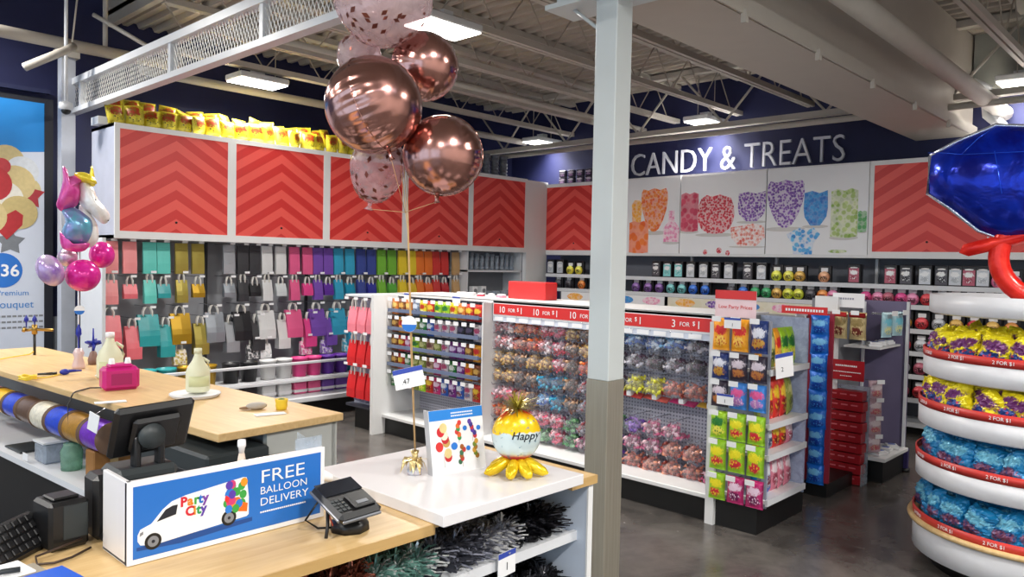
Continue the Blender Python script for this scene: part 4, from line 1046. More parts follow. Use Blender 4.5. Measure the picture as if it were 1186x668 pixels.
# ================================================================== BACK COUNTER (turned a few degrees)
BC = Matrix.Translation((1.455, 3.03, 0)) @ Matrix.Rotation(R(94.4), 4, 'Z')   # local x runs back along the counter, local y towards the left
BR = R(94.4)
def bc(x, y, z): return BC @ Vector((x, y, z))
t = empty('work_counter', (1.455, 3.03, 0), 'long maple topped white work counter in the middle of the floor', 'counter', None, BR)
CT = .92
g = MB(); g.box((0, -.645, CT-.035), (3.72, 0, CT), MAPLE, .003); g.build('countertop', t)
OFFW = pm('counter_offwhite', (188, 190, 186), .45, var=.015)
g = MB(); g.box((.03, -.63, 0), (.06, -.25, CT-.035), OFFW); g.box((.03, -.62, .08), (3.7, -.60, CT-.035), OFFW); g.build('end_panel', t)
g = MB(); g.box((.06, -.30, .1), (3.7, -.27, CT-.04), pm('recess_grey', (120, 122, 126), .6)); g.build('back_panel', t)
g = MB(); g.box((.75, -.30, .49), (3.9, .10, .505), WMET); g.box((.75, .10, .475), (3.9, .115, .507), WMET); g.build('low_shelf', t)
g = MB(); g.box((.78, -.28, 0), (3.85, .07, .475), KICK); g.build('base', t)
# dark printer / bin under the near end
t = empty('office_printer', (1.455, 3.03, 0), 'dark grey printer cabinet tucked under the near end of the work counter', 'printer', None, BR)
g = MB(); g.box((-.02, -.235, .35), (.55, .06, .84), DGREY, .012); g.build('casing', t)
g = MB(); g.box((-.028, -.225, .79), (-.02, .04, .80), BLACK); g.box((-.026, -.2, .72), (-.02, -.15, .728), GREY); g.build('front_trim', t)
g = MB(); g.box((.05, .06, .62), (.4, .066, .76), BLACK, .003); g.build('side_cover', t)
g = MB(); g.box((.1, -.22, .0), (.5, .0, .35), BLACK); g.build('stand', t)

# ribbon spools on a rod
t = empty('spool_rod', bc(.95, -.02, .735), 'thin metal rod carrying the ribbon spools along the work counter', 'rod', None, BR)
g = MB(); g.tube([(0, 0, 0), (2.6, 0, 0)], .012, CHROME, 8); g.build('rod', t)
g = MB(); g.box((2.5, -.36, -.02), (2.52, .02, .02), WMET); g.box((.02, -.1, -.02), (.04, .02, .02), WMET); g.box((.02, -.39, -.02), (.04, -.08, .0), WMET); g.build('bracket', t)
spc = [('purple', (104, 40, 170)), ('gold', (160, 116, 36)), ('blue', (28, 66, 190)), ('cream', (214, 208, 190)), ('brown', (90, 66, 50)), ('blue', (26, 62, 180)), ('yellow', (226, 176, 20)), ('pink', (236, 150, 180)), ('red', (180, 30, 50))]
cnt = {}
for i, (n_, c_) in enumerate(spc):
    cnt[n_] = cnt.get(n_, 0)+1
    t = empty('ribbon_spool', bc(1.12+i*.222, -.02, .735), '%s ribbon spool, %s from the tablet end of the rod' % (n_, ORD[i]), 'ribbon spool', 'ribbon spools on the rod', BR)
    sat = foil('satin_%s' % n_, c_, .3, .25, None, .1, 40)
    g = MB(); r_ = .078 if i < 4 else .072; g.lathe([(r_*.98, -.094), (r_, -.08), (r_, .08), (r_*.98, .094)], sat, n=28, axis='x'); g.lathe([(.02, -.095), (r_*.98, -.094)], sat, n=28, axis='x'); g.lathe([(.02, .095), (r_*.98, .094)], sat, n=28, axis='x'); g.build('ribbon', t)
    g = MB()
    for s_ in (1,): g.lathe([(.014, s_*.097), (r_*1.05, s_*.097), (r_*1.05, s_*.102), (.014, s_*.102)], pm('spool_flange', (110, 84, 66), .6), n=28, axis='x')
    fo = g.build('flange', t); f2 = bpy.data.objects.new('flange', fo.data); COL.objects.link(f2); f2.parent = t; f2.location = (-.199, 0, 0)
card('price_card', .075, .09, bc(.96, .10, .80), (0, R(14), BR+PI+R(12)), 'small white tag hanging under the counter edge beside the tablet', sh=.1, strip=SIGNW, ground=lambda g: g.tube([(0, .004, .085), (0, .05, .11)], .002, CHROME, 5))
# things on the low shelf
g = MB(); g.box((-.05, -.1, 0), (.05, .1, .15), pm('kraft', (140, 96, 44), .6), .006); g.box((-.052, -.02, .0), (.052, .02, .152), pm('tape', (186, 160, 110), .4))
tag(g.build('cardboard_box', loc=bc(1.18, -.08, .506), rot=(0, 0, BR)), 'brown cardboard box on the low shelf under the purple spool', 'box')
g = MB(); g.lathe([(0, 0), (.05, 0), (.055, .1), (.04, .13), (.04, .14), (0, .14)], clear('green_jar', (170, 210, 190), .35), n=16); tag(g.build('glass_jar', loc=bc(1.45, 0, .506)), 'pale green glass jar on the low shelf', 'jar')
g = MB(); g.box((-.07, -.1, 0), (.07, .1, .11), clear('pale_tub', (190, 200, 214), .5), .012); g.box((-.075, -.105, .11), (.075, .105, .12), WMET); tag(g.build('plastic_tub', loc=bc(1.7, -.03, .506), rot=(0, 0, BR)), 'translucent plastic tub on the low shelf under the cream spool', 'tub')
card('price_card', .07, .04, bc(1.75, .12, .52), (0, 0, BR+PI), 'tiny white label standing on the shelf edge under the spools', sh=.1, strip=SIGNW)
w = MB(); w.box((-.12, -.09, 0), (.12, .09, .012), DGREY, .004); tag(w.build('flat_tray', loc=bc(2.1, -.02, .506), rot=(0, 0, BR)), 'thin dark flat tray on the low shelf at left', 'tray')

# pink pump with bottle behind
t = empty('balloon_pump', P(141, 452, Z=CT), 'magenta electric balloon inflator on the work counter', 'inflator', None, R(-8))
MAG = pm('magenta_plastic', (196, 30, 120), .35)
g = MB(); g.box((-.092, 0, 0), (.092, .11, .125), MAG, .018); g.box((-.06, .01, .12), (.06, .1, .14), MAG, .01); g.build('casing', t)
g = MB(); g.box((-.05, -.003, .03), (.05, 0, .09), pm('magenta_dark', (160, 20, 96), .4)); g.build('front_plate', t)
g = MB()
for s_ in (-1, 1): g.lathe([(.0, .17), (.012, .17), (.018, .14)], SIGNW, (s_*.04, .05, 0), 10)
g.build('nozzles', t)
def jug(name, loc, s, label, mat, cap):
    t_ = empty(name, loc, label, 'jug', None, R(-10))
    g = MB(); g.lathe([(0, 0), (.055*s, 0), (.06*s, .01*s), (.06*s, .1*s), (.05*s, .13*s), (.03*s, .16*s), (.02*s, .185*s), (.018*s, .2*s), (0, .2*s)], mat, n=20); g.build('bottle_body', t_)
    g = MB(); g.lathe([(0, .225*s), (.02*s, .225*s), (.021*s, .2*s), (0, .2*s)], cap, n=14); g.build('cap', t_)
    g = MB(); g.tube([(.03*s, .02*s, .17*s), (.06*s, .03*s, .15*s), (.065*s, .035*s, .11*s), (.055*s, .03*s, .08*s)], .008*s, mat, 8); g.build('handle', t_)
    g = MB(); a0 = R(-150); g.lathe([(.0608*s, .03*s), (.0612*s, .03*s), (.0612*s, .085*s), (.0608*s, .085*s)], pm('jug_label', (206, 208, 160), .5), n=12, a0=a0, a1=R(-40)); g.build('label', t_)
    return t_
MILK = pm('milky_plastic', (222, 222, 192), .4)
jug('solution_bottle', P(229, 458, Z=CT)+Vector((0, 0, .024)), 1.0, 'milky gallon style bottle standing on the white round tray', MILK, MILK)
jug('solution_bottle', P(136, 440, Z=CT)+Vector((0, .12, 0)), 1.2, 'milky bottle with yellow label standing behind the magenta inflator', MILK, SIGNW)
c0 = P(226, 459, Z=CT)
t = empty('round_tray', c0, 'white round shallow tray under the milky bottle', 'tray')
g = MB(); g.lathe([(0, .012), (.1, .012), (.115, .02), (.12, .02), (.12, .006), (.11, 0), (0, 0)], SIGNW, n=28); g.build('dish', t)
g = MB(); g.lathe([(.12, .018), (.126, .02), (.126, .012), (.12, .01)], WMET, n=28); g.build('rim', t)
# small things
for i, (px_, py_, lab) in enumerate(((118, 466, 'white paper sheets lying in front of the magenta inflator'), (303, 480, 'white paper strip lying before the yellow cup'))):
    c0 = P(px_+10, py_, Z=CT); g = MB()
    for k in range(3): g.box((-.07, -.025, k*.0012), (.07, .025, k*.0012+.001), SIGNW)
    tag(g.build('paper_sheets', loc=c0+Vector((0, 0, .001)), rot=(0, 0, R(-14))), lab, 'paper')
t = empty('yellow_cup', P(326, 474, Z=CT), 'small yellow ribbed cup near the end of the work counter', 'cup')
YP = pm('yellow_plastic', (236, 200, 50), .4)
g = MB(); g.lathe([(0, 0), (.024, 0), (.026, .01), (.029, .02), (.027, .03), (.031, .045), (.03, .052), (.026, .052), (.022, .01), (0, .01)], YP, n=18); g.build('cup_wall', t)
g = MB(); g.sphere((0, 0, .045), (.018, .018, .01), pm('green_bits', (70, 110, 40), .6), 10, 6); g.build('contents', t)
g = MB(); g.sphere((0, 0, .018), (.05, .026, .018), pm('crumpled_grey', (186, 178, 168), .6, bmp=.6), 14, 8); g.sphere((-.05, .0, .01), (.03, .012, .008), pm('brown_bit', (150, 120, 90), .6), 10, 6)
tag(g.build('crumpled_bag', loc=P(297, 474, Z=CT), rot=(0, 0, R(-20))), 'crumpled pale bag beside the yellow cup', 'bag')
g = MB(); g.sphere((0, 0, .008), (.03, .02, .008), SIGNW, 12, 6); tag(g.build('white_mouse', loc=P(116, 436, Z=CT)), 'small white dish left of the magenta inflator', 'dish')
# helium valve + regulators
BRASS = pm('brass', (170, 136, 70), .3, .9); VBL = pm('valve_blue', (26, 40, 150), .35)
def valve(loc, label, s=1.0, arm=.12, tall=False):
    t_ = empty('inflator_valve', loc, label, 'valve', None, R(-30))
    g = MB(); g.tube([(0, 0, 0), (0, 0, .13*s)], .008*s, BLACK, 8); g.lathe([(0, .13*s), (.016*s, .13*s), (.016*s, .19*s), (0, .19*s)], BRASS, n=12); g.build('stem', t_)
    g = MB(); g.tube([(-.05*s, 0, .155*s), (.0, 0, .16*s), (arm, 0, .155*s)], .009*s, BRASS, 8); g.tube([(-.05*s, 0, .155*s), (-.065*s, 0, .16*s)], .015*s, BRASS, 8); g.build('arm', t_)
    g = MB()
    for x in (-.045*s, 0): g.lathe([(.004, .0), (.005*s, .03*s), (.014*s, .04*s), (.012*s, .055*s), (0, .075*s)], VBL, (x, 0, .175*s), 10)
    g.build('blue_tips', t_)
    g = MB(); g.tube([(0, 0, .03), (-.02, -.03, .01), (-.1, -.25, .012), (-.14, -.42, .012)], .004, YP, 6); g.build('hose', t_)
    return t_
valve(P(40, 411, Z=CT), 'brass balloon valve with two blue tips on the far left of the counter', 1.15)
t = empty('coiled_hose', P(25, 441, Z=CT)+Vector((0.03, 0, .0)), 'yellow coiled air hose lying at the counter edge', 'hose')
g = MB(); pts = []
for k in range(60):
    a = k*.42; pts.append((.04*cos(a)*(1+.1*sin(k)), .05*sin(a), .008+.02*k/60+.004*sin(k*1.7)))
g.tube(pts, .005, YP, 6); g.tube([(.04, 0, .01), (.1, .02, .006), (.2, .1, .006)], .004, YP, 6); g.build('coil', t)
t = empty('hand_nozzle', P(75, 434, Z=CT)+Vector((0, 0, .012)), 'blue hand nozzle with black grip lying on the counter', 'nozzle', None, R(-15))
g = MB(); g.tube([(-.14, 0, 0), (-.04, 0, 0)], [.006, .009], BLACK, 8); g.build('grip', t)
g = MB(); g.sphere((0, 0, .006), (.028, .018, .018), VBL, 12, 8); g.tube([(0, 0, .01), (.09, .01, .008)], [.012, .005], VBL, 8); g.build('head', t)
# cable of the pump
t = empty('power_cable', P(118, 450, Z=CT)+Vector((0, 0, .006)), 'thin dark cable running from the inflator over the counter edge', 'cable')
a_ = P(118, 450, Z=CT); b_ = P(92, 456, Z=CT)-a_; g = MB(); g.tube([(0, 0, 0), (-.05, .03, 0), (b_.x, b_.y+.05, 0), (b_.x-.03, b_.y, 0), (b_.x-.06, b_.y-.02, -.05), (b_.x-.06, b_.y-.02, -.16)], .004, BLACK, 6); g.build('cord', t)

# ================================================================== FRONT COUNTER
t = empty('checkout_counter', (0, 0, 0), 'maple topped checkout counter with open shelves in the foreground', 'counter')
TZ = .95
g = MB(); g.box((-.9, 1.545, TZ-.03), (1.345, 2.12, TZ-.002), MAPLE, .002); g.box((1.345, 1.58, TZ-.03), (1.925, 2.12, TZ-.002), MAPLE); g.box((1.925, 1.545, TZ-.03), (2.057, 2.12, TZ-.002), MAPLE, .002); g.box((-.9, 1.541, TZ-.03), (1.345, 1.545, TZ-.002), MAPLE_E); g.box((1.925, 1.541, TZ-.03), (2.057, 1.545, TZ-.002), MAPLE_E); g.box((2.057, 1.541, TZ-.03), (2.060, 2.12, TZ-.002), MAPLE_E); g.build('countertop', t)
SLB = pm('white_laminate', (226, 224, 226), .22, var=.01)
g = MB(); g.box((1.338, 1.50, TZ-.001), (1.932, 2.12, TZ+.032), SLB, .002); g.build('raised_ledge', t)
ENDP = pm('end_panel_blue_white', (196, 206, 222), .4)
g = MB(); g.box((2.03, 1.56, 0), (2.05, 2.1, TZ-.032), ENDP); g.box((2.028, 1.553, 0), (2.052, 1.56, TZ-.032), WHITE); g.build('end_panel', t)
g = MB(); g.box((-.9, 2.06, 0), (2.03, 2.09, TZ-.03), pm('counter_back_dark', (50, 52, 60), .5)); g.build('back_panel', t)
for z in (.745, .53, .3):
    g = MB(); g.box((-.9, 1.615, z-.02), (2.03, 2.06, z-.005), WMET); g.box((-.9, 1.60, z-.026), (2.03, 1.615, z+.006), WMET); g.build('shelf', t)
g = MB(); g.box((-.9, 1.64, 0), (2.03, 2.06, .1), KICK); g.build('kick', t)
card('price_card', .085, .075, (1.677, 1.588, .70), (0, 0, R(6)), 'white price card with blue top clipped to the shelf under the ledge', lines=(('1', 0, .018, .034),), sh=.22)

# tinsel balloon weights
def tinsel(col, n=300, s=1.0, seed=0, metal=.35, rough=.3):
    t_ = empty('tinsel_weight', (0, 0, 0)); rnd = random.Random(seed)
    mm = pm('tinsel_%d_%d_%d' % col, col, rough, metal, .35, 60)
    cl = tuple(min(255, int(v*1.7+40)) for v in col); m2 = pm('tinsel_glint_%d_%d_%d' % cl, cl, .18, metal, .2, 60)
    g = MB(); g.lathe([(0, 0), (.028*s, 0), (.03*s, .01*s), (.024*s, .05*s), (.012*s, .075*s), (0, .08*s)], mm, n=10); g.build('weight_base', t_)
    g = MB()
    for i in range(n):
        a = rnd.uniform(0, 2*PI); l = rnd.uniform(.04, .095)*s; e = rnd.uniform(.0, 1.4); w_ = rnd.uniform(.0018, .0034)*s; z0 = .05*s*rnd.random()+.02*s
        d = Vector((cos(a), sin(a), 0)); sd = Vector((-sin(a), cos(a), 0)); pts = []
        for k in range(4):
            f = k/3; pts.append(d*(l*f*cos(e)+.012*s)+Vector((0, 0, z0+l*(f*sin(e)*1.3-.75*f*f*sin(e)*.9)))+sd*rnd.uniform(-.004, .004))
        vs = []
        for p_ in pts: vs += [p_-sd*w_, p_+sd*w_+Vector((0, 0, w_))]
        g.add(vs, [(2*k, 2*k+1, 2*k+3, 2*k+2) for k in range(3)], mm if rnd.random() < .66 else m2)
    g.build('tinsel', t_)
    return t_
tc = {'black': (14, 14, 18), 'dark silver': (70, 72, 82), 'silver': (150, 152, 164), 'pale mint': (120, 166, 156), 'copper brown': (100, 52, 40), 'white': (206, 208, 220)}
TP = {}
def weight(cn, x, y, z, lab, s=1.0):
    k = (cn, random.randrange(2))
    if k not in TP:
        o = tinsel(tc[cn], seed=len(TP)); TP[k] = o; o.location = (x, y, z); tag(o, lab, 'balloon weight', 'tinsel balloon weights'); o.scale = (s,)*3
    else: dup(TP[k], (x, y, z), rot=(0, 0, random.uniform(0, 6)), label=lab, scale=s)
shelf_cols = {.745: lambda x: 'copper brown' if x < 1.24 else 'pale mint' if x < 1.44 else 'dark silver' if x < 1.6 else 'silver' if x < 1.74 else 'black',
              .53: lambda x: 'copper brown' if x < 1.3 else 'dark silver' if x < 1.62 else 'white' if x < 1.7 else 'black'}
for z, fn in shelf_cols.items():
    for r_ in range(3):
        for i in range(17):
            x = .82+i*.07+(r_ % 2)*.035
            if x > 1.98: continue
            if z < .6 and x < 1.35: continue
            weight(fn(x), x, 1.67+r_*.12, z-.004, '%s tinsel balloon weight, %s counter shelf, %s row, %s along' % (fn(x), 'upper' if z > .6 else 'lower', ['front', 'middle', 'back'][r_], ORD[i]), random.uniform(.9, 1.08))

# sign box with delivery van
t = empty('sign_box', (.651, 1.794, TZ), 'white desktop sign box showing a delivery van and free balloon delivery on blue', 'sign')
g = MB(); g.box((0, 0, 0), (.012, .15, .19), SLB, .002); g.box((0, .0, 0), (.51, .012, .19), SLB, .001); g.box((.0, .0, 0), (.51, .15, .006), SLB)
g.build('white_box', t)
g = MB(); g.box((.43, .012, .1), (.51, .014, .22), CLP); g.add([(.505, .01, .1), (.505, .13, .1), (.505, .13, .21), (.505, .01, .19)], [(0, 1, 2, 3)], CLP); g.build('clear_side', t)
g = MB(); g.box((.0, -.003, 0), (.51, 0, .19), SIGNW); g.box((.012, -.0036, .012), (.498, -.003, .178), SIGNB); g.build('front_panel', t)
fr4 = ((0, -.0036, 0), (1, 0, 0), (0, 0, 1))
g = MB(); VW = pm('van_white', (236, 238, 240), .4, var=.03)
g.prism([(.02, .03), (.12, .025), (.30, .036), (.30, .046), (.02, .038)], fr4, pm('van_shade_print', (22, 70, 140), .5), .0003, 0)
van = [(.022, .052), (.022, .066), (.028, .078), (.052, .086), (.078, .114), (.098, .128), (.13, .136), (.275, .152), (.284, .150), (.290, .10), (.290, .056), (.285, .052), (.06, .036), (.028, .042)]
g.prism(van, fr4, VW, .0006, .0003); g.build('van_body', t)
g = MB(); g.prism([(.064, .088), (.084, .112), (.100, .118), (.112, .118), (.108, .096)], fr4, INK, .0004, .001)
g.build('van_window', t); g = MB(); g.prism([(.026, .062), (.034, .066), (.034, .073), (.027, .070)], fr4, GREY, .0004, .001)
g.build('headlight', t)
for cx, cy in ((.056, .045), (.238, .058)):
    g = MB()
    g.prism(oval(cx, cy, .019, .019, 24), fr4, BLACK, .0006, .001); g.prism(oval(cx, cy, .0125, .0125, 20), fr4, GREY, .0006, .0016); g.prism(oval(cx, cy, .004, .004, 10), fr4, INK, .0004, .0022)
    g.build('van_wheel', t)
pass
g = MB()
def letters(txt, x, y, size, cols, dx):
    for ch, c_ in zip(txt, cols):
        g.text(ch, ((x, -.0036, y), (.99, 0, 0), (0, .0, 1)), size, cmat(c_), .001, .0006, bold=.0012); x += dx.get(ch, .016)
dxs = {'P': .017, 'a': .0155, 'r': .011, 't': .0105, 'y': .015, 'C': .019, 'i': .008}
letters('Party', .118, .111, .031, [(206, 30, 50), (240, 130, 30), (60, 160, 60), (30, 110, 200), (120, 60, 160)], dxs)
letters('City', .13, .086, .031, [(206, 30, 50), (240, 150, 30), (40, 150, 80), (90, 60, 170)], dxs)
g.build('van_lettering', t)
g = MB(); rnd = random.Random(4)
for i in range(26):
    c_ = rnd.choice([(226, 50, 50), (240, 150, 40), (250, 210, 60), (90, 60, 170), (60, 160, 70), (40, 120, 210), (236, 110, 30), (210, 60, 120)])
    x, y = .232+rnd.random()*.05, .075+rnd.random()*.068
    g.prism(oval(x, y, .0095, .011, 10), fr4, cmat(c_), .0003, .001+i*.00004)
g.prism([(.236, .075), (.285, .064), (.287, .085), (.26, .095)], fr4, cmat((236, 110, 30)), .0004, .0015)
g.build('printed_balloons', t)
g = MB()
for tx, y, sz in (('FREE', .127, .0475), ('BALLOON', .098, .0275), ('DELIVERY', .069, .0285)):
    q = MB(); q.text(tx, ((.32, -.0036, y), (1, 0, 0), (0, 0, 1)), sz, SIGNW, .0006, .0006, bold=-.0002)
    wid = max(v_[0] for v_ in q.v)-.32; k = {'FREE': .128, 'BALLOON': .135, 'DELIVERY': .14}[tx]/wid
    q.v = [(.32+(x-.32)*k, y_, z) for x, y_, z in q.v]; g.add(q.v, q.f, SIGNW)
for k in range(22): g.box((.322+k*.006, -.0042, .050), (.3265+k*.006, -.0036, .054), SIGNW)
g.build('white_lettering', t)

# tablet on stand (seen from behind)
t = empty('till_tablet', (.76, 2.02, TZ), 'black touch screen till seen from behind on a chunky stand', 'till')
g = MB(); q = MB(); q.box((-.1, -.012, -.075), (.1, .012, .075), BLACK, .01); q.box((-.06, -.03, -.05), (.06, -.012, .05), BLACK, .008)
q.xf(Matrix.Translation((.025, -.02, .262)) @ Matrix.Rotation(R(2), 4, 'Z') @ Matrix.Rotation(R(-2), 4, 'Y') @ Matrix.Rotation(R(26), 4, 'X')); g.v, g.f, g.m, g.s, g.mats = q.v, q.f, q.m, q.s, q.mats; g.build('screen_housing', t)
q = MB(); q.lathe([(0, 0), (.032, 0), (.032, .012), (.026, .016), (0, .016)], DGREY, (0, -.03, 0), 20, 'y'); q.xf(Matrix.Translation((.01, -.036, .25))); q.build('swivel_mount', t)
q = MB(); q.box((-.028, -.055, .12), (-.012, -.02, .25), BLACK, .004); q.box((.03, -.055, .12), (.046, -.02, .25), BLACK, .004); q.build('arms', t)
q = MB(); q.box((-.075, -.07, .14), (.075, .05, .175), DGREY, .012); q.box((-.06, -.055, .07), (.06, .045, .14), BLACK, .01); q.box((-.055, -.05, .01), (.055, .04, .07), BLACK, .01); q.build('stand', t)
q = MB(); q.box((-.1, -.07, 0), (.1, .07, .02), BLACK, .008); q.box((-.11, -.02, 0), (-.04, .06, .16), BLACK, .012); q.build('base', t)

# card reader
c0 = P(405, 612, Z=TZ)
t = empty('card_reader', c0+Vector((0, 0, 0)), 'black card payment terminal tilted on its stand before the blue sign', 'card reader', None, R(-4))
q = MB(); q.lathe([(0, 0), (.052, 0), (.05, .02), (.036, .03), (.034, .055), (0, .055)], BLACK, (0, 0, 0), 8); q.build('stand', t)
M_ = Matrix.Translation((-.012, .0, .078)) @ Matrix.Scale(1.1, 4) @ Matrix.Rotation(R(15), 4, 'X') @ Matrix.Rotation(R(-4), 4, 'Y')
q = MB(); q.box((-.056, -.075, -.012), (.056, .075, .012), BLACK, .01); q.box((-.059, -.07, -.006), (-.054, .07, .002), pm('reader_edge', (120, 122, 128), .3, .5), .002); q.box((-.05, -.079, -.008), (.05, -.073, .0), MC['reader_edge'], .002); q.xf(M_); q.build('body', t)
q = MB(); q.box((-.049, .012, .012), (.049, .068, .0135), pm('dark_screen', (24, 26, 34), .12)); q.xf(M_); q.build('screen', t)
q = MB(); q.box((-.01, -.06, .0125), (.045, .0, .018), BLACK, .004); q.box((.002, -.05, .018), (.03, -.038, .0185), GREY)
for i in range(3):
    for k in range(4): q.box((-.048+i*.011, -.055+k*.013, .012), (-.040+i*.011, -.046+k*.013, .0135), DGREY)
q.xf(M_); q.build('keypad', t)
q = MB(); q.tube([(-.06, .01, .08), (-.075, -.02, .03), (-.088, -.035, .004)], .0045, BLACK, 6); q.build('stylus', t)
q = MB(); q.tube([(-.07, .03, .085), (-.1, .05, .03), (-.07, .04, .006), (-.04, .02, .006)], .003, BLACK, 6); q.tube([(-.06, .02, .07), (-.05, .0, .02), (-.04, .0, .006)], .002, cmat((180, 70, 50)), 6); q.build('cable', t)

# black equipment left
def blk(name, box_list, loc, rz, label, cat):
    t_ = empty(name, loc, label, cat, None, rz)
    for nm, a, b_, mm, bv in box_list: q = MB(); q.box(a, b_, mm, bv); q.build(nm, t_)
    return t_
blk('receipt_printer', [('housing', (-.03, -.05, 0), (.06, .05, .115), BLACK, .008), ('cover', (.0, -.052, .025), (.055, -.05, .105), DGREY, .002), ('paper_slot', (-.015, -.03, .115), (.045, .03, .122), BLACK, .003)], (.575, 2.04, TZ), R(6), 'dark receipt printer behind the left end of the sign box', 'printer')
t = empty('keyboard', (.50, 2.0, TZ), 'black till keyboard propped up on the counter at left', 'keyboard', None, R(40))
q = MB(); q.box((-.13, -.012, 0), (.09, .012, .095), BLACK, .006); q.xf(Matrix.Rotation(R(-35), 4, 'X')); q.build('body', t)
q = MB()
for i in range(9):
    for k in range(4): q.box((-.12+i*.022, -.016, .012+k*.02), (-.102+i*.022, -.011, .028+k*.02), pm('key_caps', (22, 22, 25), .5), .002)
q.xf(Matrix.Rotation(R(-35), 4, 'X')); q.build('keys', t)
t = empty('barcode_scanner', (.42, 2.06, TZ), 'black hand scanner lying at the far left of the counter', 'scanner', None, R(30))
q = MB(); q.sphere((0, 0, .03), (.05, .03, .03), BLACK, 14, 8); q.tube([(.02, 0, .03), (-.09, -.01, .012)], [.02, .013], BLACK, 10); q.build('body', t)
q = MB(); q.box((.035, -.022, .018), (.05, .022, .045), DGREY, .003); q.build('window', t)
t = empty('cable_coil', (.54, 1.93, TZ), 'thin dark loose cable loop on the maple counter left of the sign', 'cable')
q = MB(); q.tube([(.09, .03, .004), (.04, -.005, .004), (0, -.015, .004), (-.03, .0, .004), (-.025, .03, .012), (.02, .03, .02), (.08, .06, .02)], .0028, pm('cable_brown', (60, 44, 36), .5), 6); q.build('cord', t)
t = empty('clipboard', P(20, 668, Z=TZ+.04), 'blue box edge with a white clipboard at the lower left corner', 'clipboard', None, R(8))
q = MB(); q.box((-.2, -.2, -.04), (.085, -.005, 0), pm('vivid_blue', (10, 84, 200), .4), .002); q.build('blue_box', t)
q = MB(); q.box((-.2, -.01, -.035), (.055, .055, -.0), pm('tan_edge', (150, 140, 124), .5), .002); q.build('board', t)
q = MB(); q.box((-.2, .0, .0), (.035, .085, .003), SIGNW); q.build('paper', t)
q = MB(); q.tube([(-.06, .012, .012), (-.02, .02, .012), (.01, .012, .01)], .006, DGREY, 8); q.sphere((-.05, .012, .01), (.015, .01, .008), DGREY, 8, 6); q.build('clip', t)
# white objects behind the sign
t = empty('tape_dispenser', P(392, 545, Z=CT-.12)+Vector((0, 0, 0)), 'white rounded tape dispenser behind the right end of the sign', 'dispenser', None, R(-40))
t.location = (1.285, 2.07, TZ)
q = MB(); q.lathe([(.012, -.012), (.03, -.014), (.032, 0), (.03, .014), (.012, .012)], SIGNW, (0, 0, .03), 20, 'y'); q.build('roll', t)
q = MB(); q.tube([(.01, 0, .014), (.05, 0, .03), (.085, 0, .018)], [.012, .016, .008], SIGNW, 10); q.build('arm', t)
t = empty('glue_bottle', (1.06, 2.06, TZ), 'tiny white capped bottle peeking above the sign box', 'bottle')
q = MB(); q.lathe([(0, 0), (.014, 0), (.015, .1), (.008, .14), (0, .14)], pm('peach_plastic', (214, 196, 180), .4), n=14); q.build('body', t)
q = MB(); q.lathe([(0, .178), (.011, .178), (.012, .16), (.009, .155), (.007, .138), (0, .138)], SIGNW, n=14); q.build('cap', t)

# brochure stand on the ledge
LZ = TZ+.032
a_ = P(502, 552, Z=LZ); b_ = P(563, 541, Z=LZ); ang = math.atan2(b_.y-a_.y, b_.x-a_.x); wd_ = (b_-a_).length
t = empty('folding_brochure', a_, 'standing folded price brochure with blue top and balloon bouquet pictures', 'brochure', None, ang)
q = MB(); hh = .205; tilt = -.012
def lean(v_): return (v_[0]-v_[2]*.10, v_[1]+v_[2]*.02, v_[2])
q.box((0, 0, 0), (wd_, .003, hh), SIGNW); q.box((-.0, .003, 0), (.003, .03, hh), pm('fold_card', (186, 186, 190), .5)); q.v = [lean(v_) for v_ in q.v]; q.build('card', t)
fr5 = ((0, 0, 0), (1, 0, 0), (0, 0, 1))
q = MB(); q.prism(rect(0, hh*.84, wd_, hh), fr5, pm('brochure_blue', (40, 130, 214), .4), .0006)
for r_ in range(2):
    for k in range(12): q.prism(rect(wd_*.4+k*.007, hh*(.88+.045*r_), wd_*.4+k*.007+.005, hh*(.90+.045*r_)), fr5, SIGNW, .0003, .0006)
q.v = [lean(v_) for v_ in q.v]; q.build('blue_header', t)
q = MB(); rnd = random.Random(2)
def bouquet(cx, cy, s_, pal_, n_):
    for k in range(n_):
        c_ = pal_[k % len(pal_)]; q.prism(oval(cx+rnd.uniform(-.5, .5)*s_*.5, cy+s_*(k/n_-.5)*1.5, s_*.2, s_*.23, 12), fr5, cmat(c_), .0004, .0005+k*.0001)
    q.prism(rect(cx-.0006, cy-s_*1.2, cx+.0006, cy-s_*.6), fr5, cmat((170, 160, 140)), .0003, .0004)
bouquet(wd_*.22, hh*.52, .07, [(200, 40, 50), (220, 200, 140), (230, 230, 235), (206, 50, 50), (196, 160, 90), (190, 40, 50), (226, 220, 200)], 9)
for cx, cy, p_ in ((.52, .68, [(60, 150, 80), (226, 110, 50), (210, 60, 60)]), (.78, .68, [(190, 50, 60), (60, 50, 130), (90, 60, 160)]), (.56, .3, [(60, 110, 80), (190, 60, 60), (160, 90, 40)]), (.84, .36, [(160, 110, 40), (110, 130, 50), (200, 150, 60)])):
    bouquet(wd_*cx, hh*cy, .038, p_, 6)
for cx, cy, r_ in ((.42, .42, .012), (.64, .68, .008), (.9, .66, .008), (.68, .36, .008)): q.prism(oval(wd_*cx, hh*cy, r_, r_, 16), fr5, cmat((40, 120, 210)), .0005, .0015)
q.v = [lean(v_) for v_ in q.v]; q.build('bouquet_pictures', t)

